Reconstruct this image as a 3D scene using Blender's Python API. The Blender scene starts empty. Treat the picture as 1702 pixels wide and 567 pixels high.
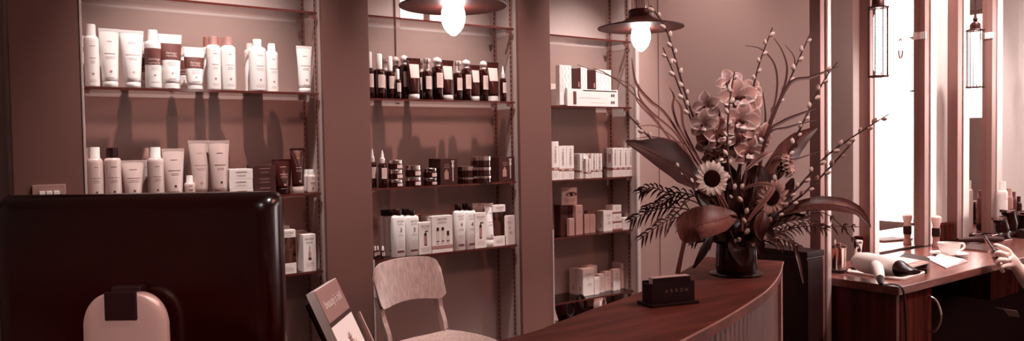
import bpy, bmesh, math, random
from mathutils import Vector, Matrix
random.seed(7)
SC = bpy.context.scene
COL = SC.collection
V = Vector
PI = math.pi

# ------------------------------------------------------------------ camera
FPX, YAW, ROLL, CZ = 1283.0, math.radians(36.3), math.radians(0.93), 1.22
PIT = math.atan(43.5 / FPX)
cF = V((math.sin(YAW)*math.cos(PIT), math.cos(YAW)*math.cos(PIT), -math.sin(PIT)))
_r0 = V((math.cos(YAW), -math.sin(YAW), 0)); _u0 = _r0.cross(cF)
cU = _u0*math.cos(ROLL) + _r0*math.sin(ROLL)
cR = _r0*math.cos(ROLL) - _u0*math.sin(ROLL)
cO = V((0, 0, CZ))
cd = bpy.data.cameras.new('camera'); cam = bpy.data.objects.new('camera', cd); COL.objects.link(cam)
cd.sensor_width = 36; cd.lens = FPX/1702*36; cd.clip_start = .05; cd.clip_end = 60
m = Matrix((cR, cU, -cF)).transposed().to_4x4(); m.translation = cO
cam.matrix_world = m
SC.camera = cam

def ray(x, y): return cF + cR*((x-851)/FPX) - cU*((y-283.5)/FPX)
def P(x, y, t): return cO + ray(x, y)*t          # a point seen at x, y at depth t
def atY(x, y, Y): d = ray(x, y); return cO + d*(Y/d.y)
def atZ(x, y, Z): d = ray(x, y); return cO + d*((Z-CZ)/d.z)
def atX(x, y, X): d = ray(x, y); return cO + d*(X/d.x)

# ------------------------------------------------------------------ materials
def lin(c): return tuple(((v/255)/12.92 if v/255 <= .04045 else ((v/255+.055)/1.055)**2.4) for v in c)
MATS = {}
def mat(name, c, rough=.5, metal=0, spec=.5, noise=0, nscale=8, stretch=None, bump=0, coat=0, emit=None, c2=None, sheen=0):
    if name in MATS: return MATS[name]
    m = bpy.data.materials.new(name); m.use_nodes = True
    nt = m.node_tree; b = nt.nodes['Principled BSDF']
    b.inputs['Base Color'].default_value = (*lin(c), 1)
    b.inputs['Roughness'].default_value = rough; b.inputs['Metallic'].default_value = metal
    b.inputs['Specular IOR Level'].default_value = spec
    b.inputs['Coat Weight'].default_value = coat
    if coat: b.inputs['Coat Roughness'].default_value = .12
    if emit: b.inputs['Emission Color'].default_value = (*lin(emit[0]), 1); b.inputs['Emission Strength'].default_value = emit[1]
    if noise or bump:
        tc = nt.nodes.new('ShaderNodeTexCoord'); mp = nt.nodes.new('ShaderNodeMapping')
        mp.inputs['Scale'].default_value = stretch or (1, 1, 1)
        nz = nt.nodes.new('ShaderNodeTexNoise'); nz.inputs['Scale'].default_value = nscale; nz.inputs['Detail'].default_value = 6
        nt.links.new(tc.outputs['Object'], mp.inputs['Vector']); nt.links.new(mp.outputs['Vector'], nz.inputs['Vector'])
        if noise:
            mx = nt.nodes.new('ShaderNodeMix'); mx.data_type = 'RGBA'
            d = c2 or tuple(v*(1-noise) for v in c)
            mx.inputs[6].default_value = (*lin(d), 1); mx.inputs[7].default_value = (*lin(c), 1)
            rp = nt.nodes.new('ShaderNodeMapRange'); rp.inputs[1].default_value = .35; rp.inputs[2].default_value = .65
            nt.links.new(nz.outputs['Fac'], rp.inputs[0]); nt.links.new(rp.outputs[0], mx.inputs[0])
            nt.links.new(mx.outputs[2], b.inputs['Base Color'])
        if bump:
            bp = nt.nodes.new('ShaderNodeBump'); bp.inputs['Strength'].default_value = bump; bp.inputs['Distance'].default_value = .002
            nt.links.new(nz.outputs['Fac'], bp.inputs['Height']); nt.links.new(bp.outputs['Normal'], b.inputs['Normal'])
    MATS[name] = m; return m
def clear(name, tint, gloss=.5, rough=.02, ior=1.45, add=.0):
    """thin clear sheet: tinted see-through plus a fresnel reflection"""
    if name in MATS: return MATS[name]
    m = bpy.data.materials.new(name); m.use_nodes = True; nt = m.node_tree
    for n in list(nt.nodes):
        if n.type != 'OUTPUT_MATERIAL': nt.nodes.remove(n)
    out = [n for n in nt.nodes if n.type == 'OUTPUT_MATERIAL'][0]
    tr = nt.nodes.new('ShaderNodeBsdfTransparent'); tr.inputs[0].default_value = (*lin(tint), 1)
    gl = nt.nodes.new('ShaderNodeBsdfGlossy'); gl.inputs['Roughness'].default_value = rough
    fr = nt.nodes.new('ShaderNodeFresnel'); fr.inputs['IOR'].default_value = ior
    mx = nt.nodes.new('ShaderNodeMixShader')
    nt.links.new(fr.outputs[0], mx.inputs[0]); nt.links.new(tr.outputs[0], mx.inputs[1]); nt.links.new(gl.outputs[0], mx.inputs[2])
    nt.links.new(mx.outputs[0], out.inputs['Surface'])
    MATS[name] = m; return m
WALL = mat('wall_paint', (178, 157, 152), .75, bump=.15, nscale=140)
PALE = mat('daylit_pale_paint', (206, 188, 183), .75, bump=.15, nscale=140)  # wall paint made paler, the bright daylight put into its colour
PIER = mat('pier_paint', (110, 70, 62), .6, bump=.1, nscale=140)
CEIL = mat('ceiling_paint', (225, 212, 208), .8)
FLOOR = mat('floor_wood', (54, 25, 21), .4, noise=.35, nscale=5, stretch=(1, 12, 1))
WHITE = mat('white_plastic', (240, 230, 226), .35)
WHITE2 = mat('satin_white_cap', (234, 222, 217), .3)
PEARL = mat('pearl_plastic', (205, 178, 171), .25)
PEARL2 = mat('pearl_plastic_pinkish', (196, 168, 161), .22)
TAUPE = mat('taupe_cap', (172, 126, 118), .4)
BROWNL = mat('brown_label', (104, 56, 50), .45)
CARD = mat('white_card', (234, 218, 212), .6)
CARD2 = mat('cream_card', (218, 196, 189), .6)
CARDG = mat('taupe_card', (172, 126, 116), .6)
DARKCARD = mat('dark_card', (62, 22, 18), .5)
BANDB = mat('box_band', (150, 92, 84), .5)
INK = mat('printing_ink', (104, 52, 46), .6)
INKL = mat('light_printing_ink', (168, 122, 114), .6)
INKD = mat('dark_printing_ink', (52, 14, 12), .5)
BLACKP = mat('black_plastic', (36, 3, 3), .32, spec=.35)
BLACKM = mat('matt_black', (34, 2, 2), .55, spec=.3)
AMBER = mat('dark_amber_glass', (44, 11, 9), .08, spec=.8)
DTUBE = mat('dark_tube_plastic', (54, 17, 14), .22)
LABEL = mat('pale_label', (214, 184, 176), .5)
SILVER = mat('silver_lid', (226, 206, 200), .22, metal=1)
PALECAP = mat('pale_glossy_cap', (238, 222, 217), .15, metal=.25, spec=.8)
PLATE = mat('switch_plate', (176, 136, 128), .35, metal=.2)
CHROME = mat('chrome', (225, 205, 200), .12, metal=1)
STEEL = mat('brushed_steel', (196, 160, 152), .35, metal=1)
RAIL = mat('upright_steel', (186, 146, 138), .35, metal=.8)
SLOT = mat('upright_slot', (40, 9, 8), .7)
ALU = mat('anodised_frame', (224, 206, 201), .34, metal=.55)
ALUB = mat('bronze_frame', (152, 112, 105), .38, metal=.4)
UNDER = mat('knee_shade_board', (30, 1, 1), .95, spec=.05)  # near black without sheen, standing in for the shade under the desk
ALUD = mat('frame_groove', (110, 66, 60), .4, metal=.4)
GLASS = clear('shade_tint_shelf_glass', (206, 178, 171), ior=1.5)  # same glass as the top shelf, tinted to deepen the shade below
GLASST = clear('clear_shelf_glass', (240, 230, 227), ior=1.5)
WALLF = mat('front_wall_paint', (174, 138, 130), .75, bump=.15, nscale=140)
GEDGE = mat('shelf_glass_edge', (88, 38, 33), .15)
CLEARP = clear('clear_plastic', (235, 222, 218), ior=1.4)
WINDOWG = clear('window_glass', (250, 246, 245), ior=1.3)
MIRROR = mat('mirror_silver', (240, 228, 225), .01, metal=1)
WOODD = mat('dark_walnut', (88, 38, 31), .6, spec=.2, noise=.35, nscale=3.5, stretch=(14, 14, .8))
WOODU = mat('unlacquered_walnut', (80, 34, 27), .8, spec=0, noise=.35, nscale=3.5, stretch=(14, 14, .8))
WOODT = mat('desk_top_walnut', (128, 74, 66), .25, noise=.25, nscale=4, stretch=(1.2, 14, 14))
COUNTER = mat('counter_walnut', (136, 76, 66), .6, spec=.15, noise=.25, nscale=3, stretch=(1.5, 10, 4))
REED = mat('reeded_wood', (122, 68, 60), .45, noise=.25, nscale=3, stretch=(20, 20, .8))
OAK = mat('chair_ply', (192, 158, 150), .42, noise=.16, nscale=6, stretch=(22, 22, 1.2))
SHADE = mat('lamp_shade_enamel', (92, 42, 36), .5)
SHADEIN = mat('lamp_fitting', (70, 28, 24), .4, metal=.4)
BULB = mat('lit_bulb', (255, 235, 225), .3, emit=((255, 240, 234), 20))
TUBEB = mat('lit_tube_bulb', (255, 245, 240), .3, emit=((255, 244, 240), 7))
MONB = mat('monitor_black', (30, 0, 0), .2, spec=.5)
STAND = mat('silver_stand', (196, 150, 142), .38, metal=.25)
SKIN = mat('skin', (238, 208, 198), .5)
CLOTH = mat('black_cloth', (32, 1, 1), .9, spec=.1)
HAIR = mat('dark_hair', (44, 14, 12), .6)
PAPER = mat('white_paper', (244, 230, 226), .7)
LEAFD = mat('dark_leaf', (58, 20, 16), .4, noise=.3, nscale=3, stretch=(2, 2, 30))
LEAFM = mat('mid_leaf', (104, 58, 51), .4, noise=.25, nscale=4, stretch=(30, 30, 3))
LEAFL = mat('veined_leaf', (152, 100, 91), .45, noise=.3, nscale=5, stretch=(40, 40, 4))
GRASSM = mat('grass_blade', (126, 72, 64), .55)
STRAP = mat('pale_strap_leaf', (162, 116, 107), .5)
GRASSD = mat('dark_grass_blade', (74, 30, 26), .55)
TWIG = mat('willow_twig', (66, 26, 22), .6)
CATKIN = mat('willow_catkin', (228, 200, 190), .9)
ORCH = mat('orchid_petal', (184, 136, 128), .5, noise=.14, nscale=12)
ORCH2 = mat('orchid_petal_deep', (160, 108, 100), .5, noise=.14, nscale=12)
ORCHE = mat('orchid_petal_rim', (222, 188, 180), .5)
ORCHL = mat('orchid_lip', (242, 222, 216), .5, noise=.5, nscale=70, c2=(110, 56, 50))
ORCHT = mat('orchid_throat', (84, 34, 30), .5)
SUNP = mat('sunflower_petal', (242, 216, 206), .6, noise=.1, nscale=20)
SUNP2 = mat('sunflower_petal_dusky', (200, 156, 146), .6, noise=.15, nscale=20)
SUND = mat('sunflower_disc', (38, 5, 4), .95, spec=.1, bump=.8, nscale=160)
VASE = mat('dark_vase_glaze', (34, 7, 6), .12)

# ------------------------------------------------------------------ mesh helpers
TEXTC = {}
def text_geo(s):
    if s in TEXTC: return TEXTC[s]
    cu = bpy.data.curves.new('t', 'FONT'); cu.body = s; cu.size = 1; cu.align_x = 'CENTER'; cu.align_y = 'CENTER'; cu.resolution_u = 2
    o = bpy.data.objects.new('t', cu); COL.objects.link(o)
    dg = bpy.context.evaluated_depsgraph_get(); me = bpy.data.meshes.new_from_object(o.evaluated_get(dg))
    r = ([v.co.copy() for v in me.vertices], [list(p.vertices) for p in me.polygons])
    bpy.data.objects.remove(o); bpy.data.curves.remove(cu); bpy.data.meshes.remove(me)
    TEXTC[s] = r; return r

class MB:
    def __init__(s): s.v = []; s.f = []; s.mi = []; s.sm = []; s.cur = 0; s.smooth = False
    def add(s, vs, fs, smooth=None):
        o = len(s.v); s.v += [tuple(v) for v in vs]
        for f in fs: s.f.append([i+o for i in f]); s.mi.append(s.cur); s.sm.append(s.smooth if smooth is None else smooth)
        return s
    def box(s, a, b, bev=0, M=None):
        bm = bmesh.new(); bmesh.ops.create_cube(bm, size=1)
        for v in bm.verts: v.co = V([(a[i]+b[i])/2 + v.co[i]*(b[i]-a[i]) for i in range(3)])
        if bev: bmesh.ops.bevel(bm, geom=bm.edges[:], offset=bev, segments=2, affect='EDGES', profile=.6)
        bm.verts.index_update()
        vs = [(M @ v.co if M else v.co.copy()) for v in bm.verts]; fs = [[v.index for v in f.verts] for f in bm.faces]; bm.free()
        return s.add(vs, fs)
    def lathe(s, prof, n=24, c=(0, 0, 0), sx=1, sy=1, M=None, smooth=True):
        vs = []; fs = []
        for r, z in prof:
            for k in range(n):
                a = 2*PI*k/n; p = V((c[0]+r*sx*math.cos(a), c[1]+r*sy*math.sin(a), c[2]+z)); vs.append(M @ p if M else p)
        for i in range(len(prof)-1):
            for k in range(n):
                fs.append([i*n+k, i*n+(k+1) % n, (i+1)*n+(k+1) % n, (i+1)*n+k])
        if prof[0][0] > 1e-6: fs.append([k for k in range(n)][::-1])
        if prof[-1][0] > 1e-6: fs.append([(len(prof)-1)*n+k for k in range(n)])
        return s.add(vs, fs, smooth)
    def loft(s, rings, cap=True, smooth=True, closed=True):
        n = len(rings[0]); vs = [p for r in rings for p in r]; fs = []
        for i in range(len(rings)-1):
            for k in range(n if closed else n-1):
                fs.append([i*n+k, i*n+(k+1) % n, (i+1)*n+(k+1) % n, (i+1)*n+k])
        if cap: fs.append(list(range(n))[::-1]); fs.append([(len(rings)-1)*n+k for k in range(n)])
        return s.add(vs, fs, smooth)
    def tube(s, pts, rad, n=8, cap=True, flat=None):
        pts = [V(p) for p in pts]
        if not isinstance(rad, (list, tuple)): rad = [rad]*len(pts)
        rings = []; ref = None
        for i, p in enumerate(pts):
            d = (pts[min(i+1, len(pts)-1)]-pts[max(i-1, 0)])
            d = d.normalized() if d.length > 1e-9 else V((0, 0, 1))
            if ref is None: ref = d.orthogonal().normalized()
            ref = (ref - d*ref.dot(d)); ref = ref.normalized() if ref.length > 1e-6 else d.orthogonal().normalized()
            b = d.cross(ref)
            rings.append([p + (ref*math.cos(2*PI*k/n) + b*math.sin(2*PI*k/n))*rad[i] for k in range(n)])
        return s.loft(rings, cap)
    def blade(s, pts, w, nrm, fold=.15, thick=.0008, nu=5, edge=None):
        """a leaf or petal: spine points, half widths, the way it faces"""
        pts = [V(p) for p in pts]; top = []; bot = []
        for i, p in enumerate(pts):
            d = (pts[min(i+1, len(pts)-1)]-pts[max(i-1, 0)]).normalized()
            nn = nrm[i] if isinstance(nrm, list) else nrm
            sd = d.cross(nn); sd = sd.normalized() if sd.length > 1e-6 else d.orthogonal().normalized()
            n2 = sd.cross(d).normalized(); a = []; b = []
            for k in range(nu):
                u = -1+2*k/(nu-1); q = p + sd*u*w[i] + n2*(fold*w[i]*(u*u))
                a.append(q + n2*thick/2); b.append(q - n2*thick/2)
            top.append(a); bot.append(b)
        rings = [top[i] + bot[i][::-1] for i in range(len(pts))]
        n0 = len(s.f); s.loft(rings, True)
        if edge is not None:
            n = 2*nu
            for i in range(len(pts)-1):
                for k in (0, nu-2, nu-1, nu, 2*nu-2, 2*nu-1): s.mi[n0+i*n+k] = edge
        return s
    def prism(s, poly, z0, z1, M=None):
        n = len(poly); vs = [V((p[0], p[1], z0)) for p in poly] + [V((p[0], p[1], z1)) for p in poly]
        if M: vs = [M @ v for v in vs]
        fs = [list(range(n))[::-1], list(range(n, 2*n))] + [[i, (i+1) % n, (i+1) % n+n, i+n] for i in range(n)]
        return s.add(vs, fs)
    def text(s, body, size, fn):
        """fn maps flat lettering coordinates u, v to a point"""
        vs, fs = text_geo(body)
        return s.add([fn(p.x*size, p.y*size) for p in vs], fs, False)
    def quad(s, u0, u1, v0, v1, fn, nu=1):
        vs = []; fs = []
        for k in range(nu+1):
            u = u0+(u1-u0)*k/nu; vs += [fn(u, v0), fn(u, v1)]
        for k in range(nu): fs.append([2*k, 2*k+2, 2*k+3, 2*k+1])
        return s.add(vs, fs, True)
    def build(s, name, mats, parent=None, loc=None):
        me = bpy.data.meshes.new(name); me.from_pydata(s.v, [], s.f)
        for mm in (mats if isinstance(mats, (list, tuple)) else [mats]): me.materials.append(mm)
        me.polygons.foreach_set('material_index', s.mi); me.polygons.foreach_set('use_smooth', s.sm); me.update()
        bm = bmesh.new(); bm.from_mesh(me); bmesh.ops.recalc_face_normals(bm, faces=bm.faces[:]); bm.to_mesh(me); bm.free()
        if any(s.sm) :
            try: me.set_sharp_from_angle(angle=math.radians(42))
            except Exception: pass
        o = bpy.data.objects.new(name, me); COL.objects.link(o)
        if parent: o.parent = parent
        if loc is not None: o.location = loc
        return o
def thing(name, label, cat, loc=(0, 0, 0), rz=0, group=None):
    o = bpy.data.objects.new(name, None); COL.objects.link(o); o.empty_display_size = .05
    o.location = loc; o.rotation_euler = (0, 0, rz); o['label'] = label; o['category'] = cat
    if group: o['group'] = group
    return o
def tag(o, label, cat, group=None):
    o['label'] = label; o['category'] = cat
    if group: o['group'] = group
    return o
def struct(o): o['kind'] = 'structure'; return o
def spline(pts, n=6):
    pts = [V(p) for p in pts]; out = []
    for i in range(len(pts)-1):
        p0 = pts[max(i-1, 0)]; p1 = pts[i]; p2 = pts[i+1]; p3 = pts[min(i+2, len(pts)-1)]
        for k in range(n):
            t = k/n
            out.append(.5*((2*p1) + (p2-p0)*t + (2*p0-5*p1+4*p2-p3)*t*t + (3*p1-p0-3*p2+p3)*t**3))
    return out + [pts[-1]]
def lerp_list(a, n):
    out = []
    for i in range(n):
        x = i/(n-1)*(len(a)-1); k = min(int(x), len(a)-2); out.append(a[k]+(a[k+1]-a[k])*(x-k))
    return out

# ------------------------------------------------------------------ the room
YF, YB = 2.86, 3.08
X0, XE, YS, ZC = -2.4, 7.2, -2.8, 2.75
def S(name, a, b, mt, bev=0): return struct(MB().box(a, b, bev).build(name, mt))
S('floor', (X0, YS, -.1), (XE, 3.2, 0), FLOOR)
S('ceiling', (X0, YS, ZC), (XE, 3.2, ZC+.1), CEIL)
S('wall_left', (X0-.1, YS, 0), (X0, 3.2, ZC), WALL)
S('wall_south', (X0, YS-.1, 0), (XE, YS, ZC), PALE)
c0a, c0b = .17, atY(138, 160, YF).x
b1r = atY(536, 100, YF).x; c1b = atY(616, 200, YF).x
b2r = atY(864, 200, YF).x; c2b = atY(917, 250, YF).x
b3r = atY(1058, 250, YF).x
# back of the recesses; the middle one has a small window high up
wz0 = atY(700, 37.5, YB).z; wx0 = atY(664, 20, YB).x; wx1 = atY(748, 20, YB).x
w = MB()
w.box((X0, YB, 0), (wx0, YB+.1, ZC)); w.box((wx1, YB, 0), (XE, YB+.1, ZC))
w.box((wx0, YB, 0), (wx1, YB+.1, wz0)); w.box((wx0, YB, wz0+.42), (wx1, YB+.1, ZC))
struct(w.build('wall_north', WALL))
w = MB(); e = .012
w.box((wx0-e, YB-.006, wz0-e), (wx1+e, YB+.02, wz0)); w.box((wx0-e, YB-.006, wz0+.42), (wx1+e, YB+.02, wz0+.42+e))
w.box((wx0-.03, YB-.006, wz0), (wx0, YB+.02, wz0+.42)); w.box((wx1, YB-.006, wz0), (wx1+e, YB+.02, wz0+.42))
xm = atY(712, 30, YB).x; w.box((xm-.008, YB+.0, wz0), (xm+.008, YB+.03, wz0+.42))
struct(w.build('window_1', PIER))
pane = struct(MB().box((wx0, YB+.04, wz0), (wx1, YB+.045, wz0+.42)).build('window_pane', mat('lit_window_pane', (255, 240, 236), .5, emit=((255, 238, 234), 1.0))))
pane.name = 'window_1_pane'
S('trim_1', (atY(657, 100, YB).x, YB-.012, 1.43), (atY(664, 100, YB).x, YB, ZC), WALL, .002)
def pier(n, x0, x1, mt=PIER):
    b = MB(); b.box((x0, YF, 0), (x1, YF+.022, ZC), .003); b.cur = 1; b.box((x0, YF+.02, 0), (x1, YB, ZC))
    struct(b.build('pillar_%d' % n, [mt, WALL]))
pier(1, c0a, c0b); pier(2, b1r, c1b); pier(3, b2r, c2b)
b = MB(); b.box((b3r, YF, 0), (XE, YF+.022, ZC), .002); b.cur = 1; b.box((b3r, YF+.02, 0), (XE, YB, ZC))
struct(b.build('wall_north_front', [WALLF, WALL]))
# metal corner beads
k = 2
for x, z0, z1 in ((c0b, 0, ZC), (c2b, 0, atY(919, 382, YF).z), (c1b, 0, atY(919, 382, YF).z-.05)):
    S('trim_%d' % k, (x-.004, YF-.003, z0), (x+.003, YF+.012, z1), ALU, .001); k += 1
# joints in the panelled wall
for px_ in (1096,):
    xx = atY(px_, 300, YF).x
    S('trim_%d' % k, (xx-.0025, YF-.002, 0), (xx+.0025, YF+.004, ZC), PIER); k += 1
S('trim_%d' % k, (b3r-.001, YF-.004, 0), (b3r+.02, YF+.004, ZC), PALE, .001); k += 1
S('baseboard_north', (b3r, YF-.014, 0), (XE, YF, .11), PIER, .003)
# plinths closing the bottoms of the recesses
for i, (a, b) in enumerate(((c0b, b1r), (c1b, b2r), (c2b, b3r))):
    S('trim_%d' % k, (a, YF+.01, 0), (b, YB, .12), PIER, .003); k += 1

# partition with the mirrors
YM = 1.70
XP = 2.965
S('wall_partition', (XP, YM, 0), (XE, YM+.14, ZC), PALE, .003)  # same paint as the other walls, lightened for the daylight on it
# right end of the salon: shop front with a glazed door and windows
def opening_wall(name, x, y0, y1, holes, mt):
    w = MB(); ys = sorted({y0, y1, *[h[0] for h in holes], *[h[1] for h in holes]})
    for a, b in zip(ys, ys[1:]):
        hs = [h for h in holes if h[0] <= a and h[1] >= b]
        if not hs: w.box((x, a, 0), (x+.12, b, ZC)); continue
        h = hs[0]
        if h[2] > 0: w.box((x, a, 0), (x+.12, b, h[2]))
        if h[3] < ZC: w.box((x, a, h[3]), (x+.12, b, ZC))
    return struct(w.build(name, mt))
holes = [(-2.5, -1.0, .5, 2.5), (-.88, -.12, .02, 2.55), (.18, 1.1, 1.35, 2.3)]
opening_wall('wall_right', XE-.12, YS, 1.7, holes, PALE)
for i, h in enumerate(holes):
    f = MB(); t = .035
    x = XE-.07
    f.box((x, h[0], h[2]), (x+.04, h[0]+t, h[3])); f.box((x, h[1]-t, h[2]), (x+.04, h[1], h[3]))
    f.box((x, h[0], h[3]-t), (x+.04, h[1], h[3])); f.box((x, h[0], h[2]), (x+.04, h[1], h[2]+(t if i != 1 else .42)))  # deep bottom of the door added to keep daylight from under the desk
    nm = 'door_1' if i == 1 else 'window_%d' % (2 if i == 0 else 3)
    struct(f.build(nm, PALE))
    struct(MB().box((x+.015, h[0]+.02, h[2]+.02), (x+.021, h[1]-.02, h[3]-.02)).build(nm+'_pane', WINDOWG))
# ------------------------------------------------------------------ shelving
BAY = {1: (c0b, b1r, 'left'), 2: (c1b, b2r, 'middle'), 3: (c2b, b3r, 'right')}
SHZ = {1: [.735, 1.043, 1.434, 1.748], 2: [.752, 1.048, 1.418, 1.757], 3: [.345, .44, .762, 1.042, 1.404, 1.746]}
SHY0, SHY1, SHT = 2.885, 3.07, .008
def upright(x, y, side, label):
    t = thing('shelf_upright', label, 'shelf rail', (x, y, 0), 0, None)
    b = MB(); b.box((-.006*side if side > 0 else 0, -.009, .05), (0 if side > 0 else .006, .009, 2.4)); b.build('strip', RAIL, t)
    b = MB(); z = .1
    xs = (-.0066, -.0058) if side > 0 else (.0058, .0066)
    while z < 2.3:
        b.box((xs[0], -.0035, z), (xs[1], .0035, z+.014)); z += .022
    b.build('slots', SLOT, t)
where = {1: 'left', 2: 'middle', 3: 'right'}
for n in (1, 2, 3):
    upright(BAY[n][1], 3.045, 1, f'slotted metal upright at the back of the {where[n]} recess, right side')
    upright(BAY[n][1], 2.915, 1, f'slotted metal upright at the front of the {where[n]} recess, right side')
    upright(BAY[n][0], 2.915, -1, f'slotted metal upright at the front of the {where[n]} recess, left side')
ORD = {1: ['third shelf down', 'second shelf down', 'bottle shelf', 'empty top shelf'],
       2: ['third shelf down', 'second shelf down', 'dark bottle shelf', 'empty top shelf'],
       3: ['lowest shelf behind the counter', 'fourth shelf down', 'third shelf down', 'second shelf down', 'display box shelf', 'empty top shelf']}
for n in (1, 2, 3):
    x0, x1, wn = BAY[n]
    for z, od in zip(SHZ[n], ORD[n]):
        t = thing('glass_shelf', f'clear glass shelf in the {wn} wall recess, {od}', 'shelf', ((x0+x1)/2, 2.96, z-SHT), 0, 'glass shelves in the recesses')
        hx = (x1-x0)/2-.008
        b = MB(); b.box((-hx, SHY0-2.96+.003, 0), (hx, SHY1-2.96, SHT), 0)
        b.build('pane', GLASST if 'empty' in od else GLASS, t)
        b = MB(); b.box((-hx, SHY0-2.96, 0), (hx, SHY0-2.96+.003, SHT), 0); b.build('polished_edge', GEDGE, t)
        for s in (-1, 1):
            for yy in (2.915, 3.045):
                b = MB(); b.box((s*hx-.022*(s > 0)-.0*s, yy-2.96-.007, -.012), (s*hx+.022*(s < 0), yy-2.96+.007, -.0005), .002)
                b.box((s*(hx+.001)-.003, yy-2.96-.006, -.02), (s*(hx+.001)+.003, yy-2.96+.006, .014), .001); b.build('bracket', STEEL, t)
# light switch on the far left pier
p0 = atY(53, 308, YF-.006); p1 = atY(110, 334, YF-.006)
t = thing('light_switch', 'brushed metal light switch plate with three pale rockers on the far left pier', 'light switch', ((p0.x+p1.x)/2, YF-.001, p1.z-.04))
hw = (p1.x-p0.x)/2; hh = p0.z-p1.z+.04; zr = atY(80, 317.5, YF).z-(p1.z-.04)
MB().box((-hw, -.007, 0), (hw, 0, hh), .002).build('plate', PLATE, t)
for i in range(3):
    xx = -.02+i*.02
    MB().box((xx-.008, -.013, zr-.034), (xx+.008, -.006, zr), .002).build('rocker', WHITE2, t)

# ------------------------------------------------------------------ pendant lamps over the reception
def pendant(c, label, tilt=0):
    t = thing('pendant_lamp', label, 'pendant lamp', c, 0, None)      # origin = centre of the shade's rim
    R = .134
    prof = [(R, 0), (R+.001, .003), (R*.75, .011), (R*.45, .020), (.05, .027), (.043, .031), (.040, .033)]
    inn = [(R-.002, .001), (R*.75, .008), (R*.45, .017), (.036, .0265), (0.0001, .027)]
    MB().lathe(prof, 48).lathe(inn, 48).build('shade', SHADE, t)
    q = -.0305
    MB().lathe([(.036, .062+q), (.039, .066+q), (.039, .084+q), (.036, .088+q), (.018, .090+q)], 28).build('collar', SHADEIN, t)
    MB().lathe([(.021, .088+q), (.022, .1+q), (.022, .16+q), (.016, .172+q), (.006, .18+q), (.0035, .2+q)], 24).build('lamp_holder', CHROME, t)
    for k in range(8):
        a = 2*PI*k/8; MB().tube([(.026*math.cos(a), .026*math.sin(a), .088+q), (.026*math.cos(a), .026*math.sin(a), .165+q)], .0022, 6).build('holder_rod', CHROME, t)
    MB().tube([(0, 0, .19+q), (0, 0, ZC-c[2]-.02)], .0032).build('cord', BLACKM, t)
    MB().lathe([(.05, ZC-c[2]-.025), (.05, ZC-c[2]-.002), (0.0001, ZC-c[2]-.001)], 24).build('ceiling_rose', SHADEIN, t)
    MB().lathe([(.0001, -.073), (.006, -.0715), (.015, -.064), (.0235, -.053), (.029, -.038), (.0305, -.026), (.029, -.012), (.0245, .003), (.0185, .017), (.015, .026), (.0145, .0303)], 28).build('bulb', BULB, t)
pa = P(753, 11, 1.93); pb = P(1065, 47, 2.42)
pendant(pa, 'wide dark shaded pendant lamp with lit bulb in front of the middle shelves')
pendant(pb, 'wide dark shaded pendant lamp with lit bulb beside the flowers')

# ------------------------------------------------------------------ caged lamps at the mirrors
def caged(c, h, label):
    t = thing('caged_lamp', label, 'pendant lamp', c, 0, 'caged tube lamps at the mirrors')     # origin = middle of the lower ring
    R = .034
    for zz, nm in ((0, 'lower_ring'), (h, 'upper_ring')):
        b = MB(); ring = [(R*math.cos(2*PI*k/24), R*math.sin(2*PI*k/24), zz) for k in range(25)]
        b.tube(ring, .0028, 6, False)
        for k in range(8):
            a = 2*PI*k/8+.2
            b.lathe([(.0001, -.005), (.0045, -.002), (.0045, .002), (.0001, .005)], 8, (R*math.cos(a), R*math.sin(a), zz))
        b.build(nm, SHADEIN, t)
    for k in range(8):
        a = 2*PI*k/8+.2
        MB().tube([(R*math.cos(a), R*math.sin(a), 0), (R*math.cos(a), R*math.sin(a), h)], .002, 6).build('cage_rod', SHADEIN, t)
    MB().lathe([(.0001, h*.06), (.010, h*.065), (.0155, h*.1), (.0155, h*.86), (.011, h*.92), (.011, h*.97)], 20).build('bulb', TUBEB, t)
    MB().lathe([(.034, h-.002), (.03, h+.004), (.022, h+.008), (.021, h+.028), (.014, h+.036), (.008, h+.04), (.011, h+.05), (.006, h+.06), (.003, h+.085), (.002, h+.09)], 20).build('holder', SHADEIN, t)
    MB().tube([(0, 0, h+.08), (0, 0, ZC-c[2])], .0022, 6).build('cord', SHADEIN, t)
def lamp_at(xt, yt, yb, Y):
    top = atY(xt, yt, Y); bot = atY(xt, yb, Y); return (top.x, Y, bot.z), top.z-bot.z
c, h = lamp_at(1459.5, 13, 127, 1.50); caged(c, h, 'caged tube lamp hanging before the first mirror, nearest the flowers')
c2, h2 = lamp_at(1621, 50, 145, 1.555); caged(c2, h, 'caged tube lamp hanging before the second mirror')
caged((4.66, 1.56, c2[2]-.03), h, 'caged tube lamp hanging past the second mirror, near the shop front')

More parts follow.
